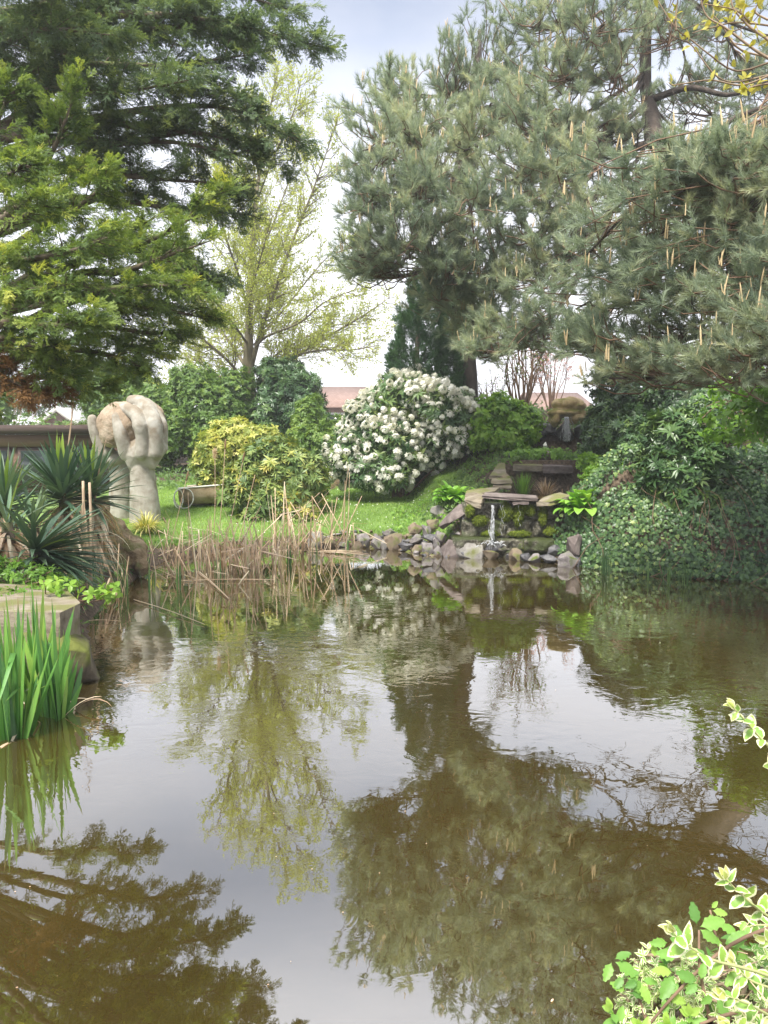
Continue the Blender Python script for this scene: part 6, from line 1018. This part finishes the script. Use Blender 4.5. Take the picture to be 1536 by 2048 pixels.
for q, (px, py, n, h_, lb_) in enumerate([(190, 1200, 16, .55, 'young green reeds beside the flat slab corner'), (255, 1190, 14, .55, 'young green reeds between slab and log'), (300, 1185, 10, .45, 'young green reeds in open water before the log'), (360, 1180, 8, .4, 'green reed shoots before the short broken reeds'), (440, 1160, 8, .4, 'green reed shoots within the densest dry reeds'), (575, 1130, 10, .4, 'green reed shoots under the tall dry clump'), (630, 1125, 6, .4, 'single dark green reed tuft before the pale triangular rock'), (695, 1100, 5, .4, 'green reed tuft beside the tall bare stalks'), (1210, 1150, 14, .5, 'upright green reeds at the water before the broad-leaved plant'), (1335, 1168, 7, .45, 'thin green reed tuft below the cherry laurel'), (1375, 1172, 6, .4, 'thin green reed tuft right of the cherry laurel'), (1295, 1160, 4, .3, 'few short reeds against the ivy edge')]):
    c = wl_(px, py); c[2] = -.05; tuft('green_reed', lb_, 'reeds', c, n, h_+.05, .016, M_reedg, 192+q, .14, .1, (.4, .3), 5, 'green reeds in the shallows', .10)
for q, (pl, lb_) in enumerate([([(172, 1130, 8.6), (168, 1040, 8.6), (166, 962, 8.6)], 'left stick of the pale pair standing before the yuccas'), ([(180, 1135, 8.6), (182, 1050, 8.6), (179, 965, 8.6)], 'right stick of the pale pair standing before the yuccas')]):
    b = B(); P = catmull([at(*p_) for p_ in pl], 8); P[0][2] = gzs(P[0][0], P[0][1])-.05; b.tube(P, np.linspace(.018, .014, 8), 6, .6)
    for w__ in range(2): b.strap(P[0]+[0, 0, .1], P[-1]-P[0]+r.normal(0, .03, 3), 1.0, .03, .1, 6, .55, .3, .3)
    tag(b.build('dry_stick', M_straw), lb_, 'stick')

# ------------------------------------------------------------------ foreground iris
def iris(label, px, py, n, hgt, seed, fan=0., fans=3):
    c = wl_(px, py); r_ = rg(seed); root_ = thing('iris', label, 'plant', c, 'iris plants in the foreground'); b_ = B()
    for f in range(fans):
        a0 = fan+f*.9+r_.normal(0, .2); ax = np.array([math.cos(a0), math.sin(a0)*.6, 0]); s0 = c+np.array([r_.normal(0, .07), r_.normal(0, .05), -.08])
        for q in range(n):
            u = (q/(n-1)-.5)*2 if n > 1 else 0; d = nrm(ax*u*.30+np.array([r_.normal(0, .05), r_.normal(0, .05), 1])); h_ = hgt*1.1*(1-.35*abs(u)**1.5)*r_.uniform(.72, 1.05)
            b_.strap(s0+ax*u*.035, d, h_, .044*r_.uniform(.8, 1.2), r_.uniform(.0, .22)+.2*abs(u)*r_.random(), 8, np.clip(r_.normal(.52, .25), 0, 1), .12, 0, .35, a0, kink=((int(r_.integers(4, 7)), (r_.normal(0, .8), r_.normal(-.2, .5), r_.uniform(-.6, .5))) if r_.random() < .10 else None), side=ax*math.cos(.5)+np.array([0, r_.normal(0, .5), 0]))
    b_.build('leaves', M_iris, root_); db = B()
    for q in range(4): a_ = r_.uniform(0, 2*PI); db.strap(c+[r_.normal(0, .1), r_.normal(0, .07), -.02], (math.cos(a_), math.sin(a_)-.3, r_.uniform(.15, 1.1)), hgt*r_.uniform(.25, .5), .026, r_.uniform(.8, 2.2), 6, r_.uniform(.1, .8), .2, 0, .4, a_)
    db.build('dead_leaves', M_straw, root_); return root_
iris('bright green iris nearest the viewer at the left edge', 42, 1470, 10, .93, 211, .1, 4); iris('iris right of the nearest one, against the dark stone', 112, 1432, 9, .86, 212, .3, 3); iris('short iris cut by the left edge', 0, 1452, 7, .66, 213, .2, 3); iris('iris standing behind the others by the flat slab', 62, 1420, 9, .95, 214, .5, 3); iris('small iris at the slab foot right of the others', 128, 1425, 5, .55, 215, .2, 2)

# ------------------------------------------------------------------ foreground shoots at the right
def vleaf(W=.62, n=6, bend=.16, curl=.22):
    t_ = np.linspace(0, 1, n+1); wv = W/2*np.sin(np.clip(t_, .0, 1)**.8*PI)**.75; wv[0] = .03; wv[-1] = .005; cs = np.array([-1, -.62, 0, .62, 1]); V, E = [], []
    for q in range(n+1):
        for c_ in cs: V.append((wv[q]*c_, t_[q], -bend*t_[q]**2+curl*abs(c_)*wv[q]+.02*math.sin(q*2+c_*2))); E.append(max(abs(c_)**3*.9, smooth(.78, 1, t_[q])*.6))
    i_ = (np.arange(n)[:, None]*5+np.arange(4)).ravel(); return np.array(V), np.stack([i_, i_+1, i_+6, i_+5], -1), np.array(E)
def bleaf(n=9):
    t_ = np.linspace(0, 1, n+1); wv = .25*np.sin(t_**.72*PI)**.95*(1+.13*np.array([(-1)**q for q in range(n+1)])); wv[0] = .02; wv[-1] = .004; V = []
    for q in range(n+1):
        for c_ in (-1, -.5, 0, .5, 1): V.append((wv[q]*c_, t_[q]+.10*abs(c_)*(q < n), -.12*t_[q]**2+.12*abs(c_)*wv[q]-.045*(-1)**q*abs(c_)))
    i_ = (np.arange(n)[:, None]*5+np.arange(4)).ravel(); return np.array(V), np.stack([i_, i_+1, i_+6, i_+5], -1), np.zeros(len(V))
VL = [vleaf(.58, bend=.1, curl=.5), vleaf(.66, bend=.35, curl=.15), vleaf(.5, bend=.5, curl=.4), vleaf(.62, bend=-.15, curl=.3)]; BL = bleaf()
def shoot(tpls, P, npairs, size, r_, lb_, tint=(.45, .25), t0=.15, tip=True, droop=-.15):
    for q in range(npairs):
        u = t0+(1-t0)*q/(npairs-.5); p_ = along(P, min(u, 1)); tg = nrm(along(P, min(1, u+.04))-along(P, max(0, u-.04))); a_ = q*PI/2+r_.normal(0, .25); s1 = nrm(np.cross(tg, [0, 0, 1.])); s2 = np.cross(tg, s1); ax = s1*math.cos(a_)+s2*math.sin(a_)
        for sg in (-1, 1):
            d = nrm(tg*.55+ax*sg+np.array([0, 0, droop])+r_.normal(0, .15, 3)); nn = nrm(np.array([0, -.7, .8])+tg*.2+r_.normal(0, .35, 3)); lb_.scatter(tpls[r_.integers(len(tpls))], p_[None], orient(d[None], nn[None]), np.array([size*r_.uniform(.8, 1.15)*(1-.25*(q == npairs-1))]), np.clip(r_.normal(*tint, 1), 0, 1))
    if tip:
        tg = nrm(P[-1]-P[-3])
        for q in range(4): d = nrm(tg+r_.normal(0, .35, 3)); lb_.scatter(tpls[0], P[-1][None], orient(d[None], nrm(np.array([[0, -.8, .5]])+r_.normal(0, .4, (1, 3)))), np.array([size*.75]), np.array([.95]))
r = rg(221); g0 = gzs(1.75, 1.95); root = thing('variegated_shrub', 'cream-edged variegated shrub whose long shoots reach in from the right', 'shrub', (1.75, 1.95, g0)); tb, lb = B(), B()
SH = [([(1640, 1990, 1.8), (1512, 1943, 1.72), (1424, 1920, 1.68), (1390, 1900, 1.66), (1363, 1883, 1.65), (1346, 1864, 1.64)], 5, .046), ([(1640, 1900, 1.9), (1536, 1832, 1.85), (1503, 1807, 1.83), (1473, 1780, 1.82), (1452, 1757, 1.81)], 6, .044), ([(1640, 1600, 2.0), (1560, 1515, 1.96), (1518, 1473, 1.94), (1491, 1442, 1.92), (1468, 1416, 1.9)], 6, .043),
      ([(1640, 2060, 1.75), (1560, 2040, 1.7), (1500, 2010, 1.66), (1450, 1990, 1.64)], 4, .045), ([(1640, 1960, 1.9), (1570, 1900, 1.9), (1530, 1880, 1.9)], 4, .045), ([(1600, 1640, 2.0), (1560, 1560, 2), (1545, 1500, 2.0)], 5, .034), ([(1620, 2110, 1.7), (1540, 2080, 1.65), (1460, 2050, 1.62)], 4, .045), ([(1640, 2010, 2.0), (1580, 1950, 2), (1520, 1940, 2.0), (1480, 1950, 2)], 5, .043), ([(1640, 2040, 1.9), (1560, 1985, 1.9), (1500, 1960, 1.9), (1465, 1925, 1.9)], 5, .042), ([(1660, 1930, 2.1), (1570, 1860, 2.1), (1520, 1850, 2.1), (1490, 1855, 2.1)], 5, .042), ([(1600, 2130, 1.7), (1510, 2060, 1.7), (1480, 2020, 1.72)], 5, .042)]
for L_, k, s in SH:
    P = catmull([at(*p_) for p_ in L_], 16); tb.tube(P, np.linspace(.0045, .0016, 16), 6); tb.tube(catmull([(1.75, 1.95, g0-.05), np.array([1.75, 1.95, g0])*.4+P[0]*.6+[.05, 0, .05], P[0]], 7), np.linspace(.009, .0045, 7), 6); shoot(VL, P, k, s, r, lb, (.4, .25))
tb.build('stems', plain_mat('green_stem_mat', (.42, .45, .20)), root); lb.build('leaves', M_varieg, root)
root, _, _ = sh('variegated_shrub', 'low dense shrub of small cream-edged leaves under the long shoots', 'shrub', [(at(1340, 1965, 2.05), (.09, .10, .09)), (at(1300, 2010, 2.05), (.08, .09, .08)), (at(1390, 2010, 2.0), (.10, .12, .09)), (at(1450, 2040, 2), (.14, .14, .09)), (at(1340, 2050, 2), (.12, .12, .10)), (at(1500, 2000, 2.1), (.12, .12, .12))], [rosette_tpl(r0, 6, .4, (-.2, 1), (.7, 1), .2, 3)], 640, .030, M_varieg, 222, stems=40, rad=.004, stem_m=M_twig, base=(.95, 2.1))
me = [o for o in root.children if o.name.startswith('foliage')][0].data; e_ = me.attributes['edge']; v_ = np.empty(len(me.vertices), np.float32); tpl = rosette_tpl(rg(3), 6, .4, (-.2, 1), (.7, 1), .2, 3)
ed = np.tile(np.array([.55, .0, .55]), len(v_)//3).astype(np.float32); e_.data.foreach_set('value', ed)
r = rg(223); root = thing('bramble', 'bramble with crinkled green leaflets and brown canes at the lower right', 'plant', (1.05, 2.15, gzs(1.05, 2.15))); tb, lb = B(), B()
for L_ in ([(1600, 1840, 2.05), (1500, 1870, 2.0), (1420, 1920, 1.95), (1340, 2000, 1.9), (1290, 2060, 1.9)], [(1640, 2020, 1.75), (1480, 2025, 1.72), (1400, 2048, 1.7)], [(1300, 2060, 1.95), (1275, 1990, 2.0), (1252, 1930, 2.02)], [(1420, 2040, 1.9), (1400, 1940, 1.95), (1398, 1860, 2.0)], [(1480, 2000, 2.0), (1440, 1900, 2.05), (1420, 1820, 2.1)]): P = catmull([at(*p_) for p_ in L_], 12); tb.tube(P, np.linspace(.006, .003, 12), 6)
for px, py, D, s in [(1225, 1920, 2.02, .075), (1250, 1950, 2.0, .06), (1255, 1985, 1.98, .07), (1395, 1855, 2.0, .075), (1340, 1885, 2.0, .07), (1360, 1915, 1.95, .08), (1420, 1820, 2.1, .05), (1330, 1990, 1.92, .06), (1280, 1960, 1.98, .06), (1400, 1965, 1.9, .06), (1450, 1900, 2.0, .08), (1350, 1945, 1.95, .075), (1480, 1870, 2.05, .06), (1310, 1920, 2.0, .06), (1430, 1990, 1.88, .07), (1480, 1940, 1.95, .07)]:
    c = at(px, py, D); a0 = r.uniform(0, 2*PI)
    for k in range(3): a_ = a0+(k-1)*1.25; d = nrm(np.array([math.cos(a_), .35*math.sin(a_)-.1, .55*math.sin(a_)+.05])); lb.scatter(BL, (c+d*.006)[None], orient(d[None], nrm(np.array([[0, -.75, .8]])+r.normal(0, .25, (1, 3)))), np.array([s*(1 if k == 1 else .78)*r.uniform(.7, 1.0)]), np.clip(r.normal(.45, .25, 1), 0, 1))
tb.build('canes', M_twigd, root); lb.build('leaves', M_bramble, root)
r = rg(224); root = thing('spindle_sprig', 'plain light green oval-leaved sprigs at the bottom edge', 'plant', (.75, 1.9, gzs(.75, 1.9))); tb, lb = B(), B()
for L_, k in (([(1280, 2110, 1.85), (1240, 2050, 1.83), (1222, 2020, 1.82)], 3), ([(1370, 2120, 1.8), (1340, 2070, 1.78), (1335, 2050, 1.77)], 3), ([(1400, 2120, 1.75), (1385, 2060, 1.75), (1380, 2030, 1.75)], 3), ([(1310, 2100, 1.8), (1290, 2070, 1.8), (1280, 2055, 1.8)], 3)):
    P = catmull([at(*p_) for p_ in L_], 8); tb.tube(P, .0022, 5); shoot([vleaf(.55)], P, k, .042, r, lb, (.55, .2), .3)
tb.build('stems', M_fresh, root); lb.build('leaves', M_bramble, root)
r = rg(225); b = B()
for q in range(26):
    p_ = at(r.uniform(1330, 1560), r.uniform(1900, 2060), r.uniform(1.9, 2.2)); d = nrm(np.array([r.normal(0, 1), r.normal(0, .5), r.normal(0, .5)])); b.tube([p_, p_+d*.08+r.normal(0, .006, 3), p_+d*.15], [.002, .0018, .001], 4, .4)
setting(b.build('dry_twigs', M_straw), 'stuff')
print('meshes', len(bpy.data.meshes), 'polys', sum(len(m_.polygons) for m_ in bpy.data.meshes))
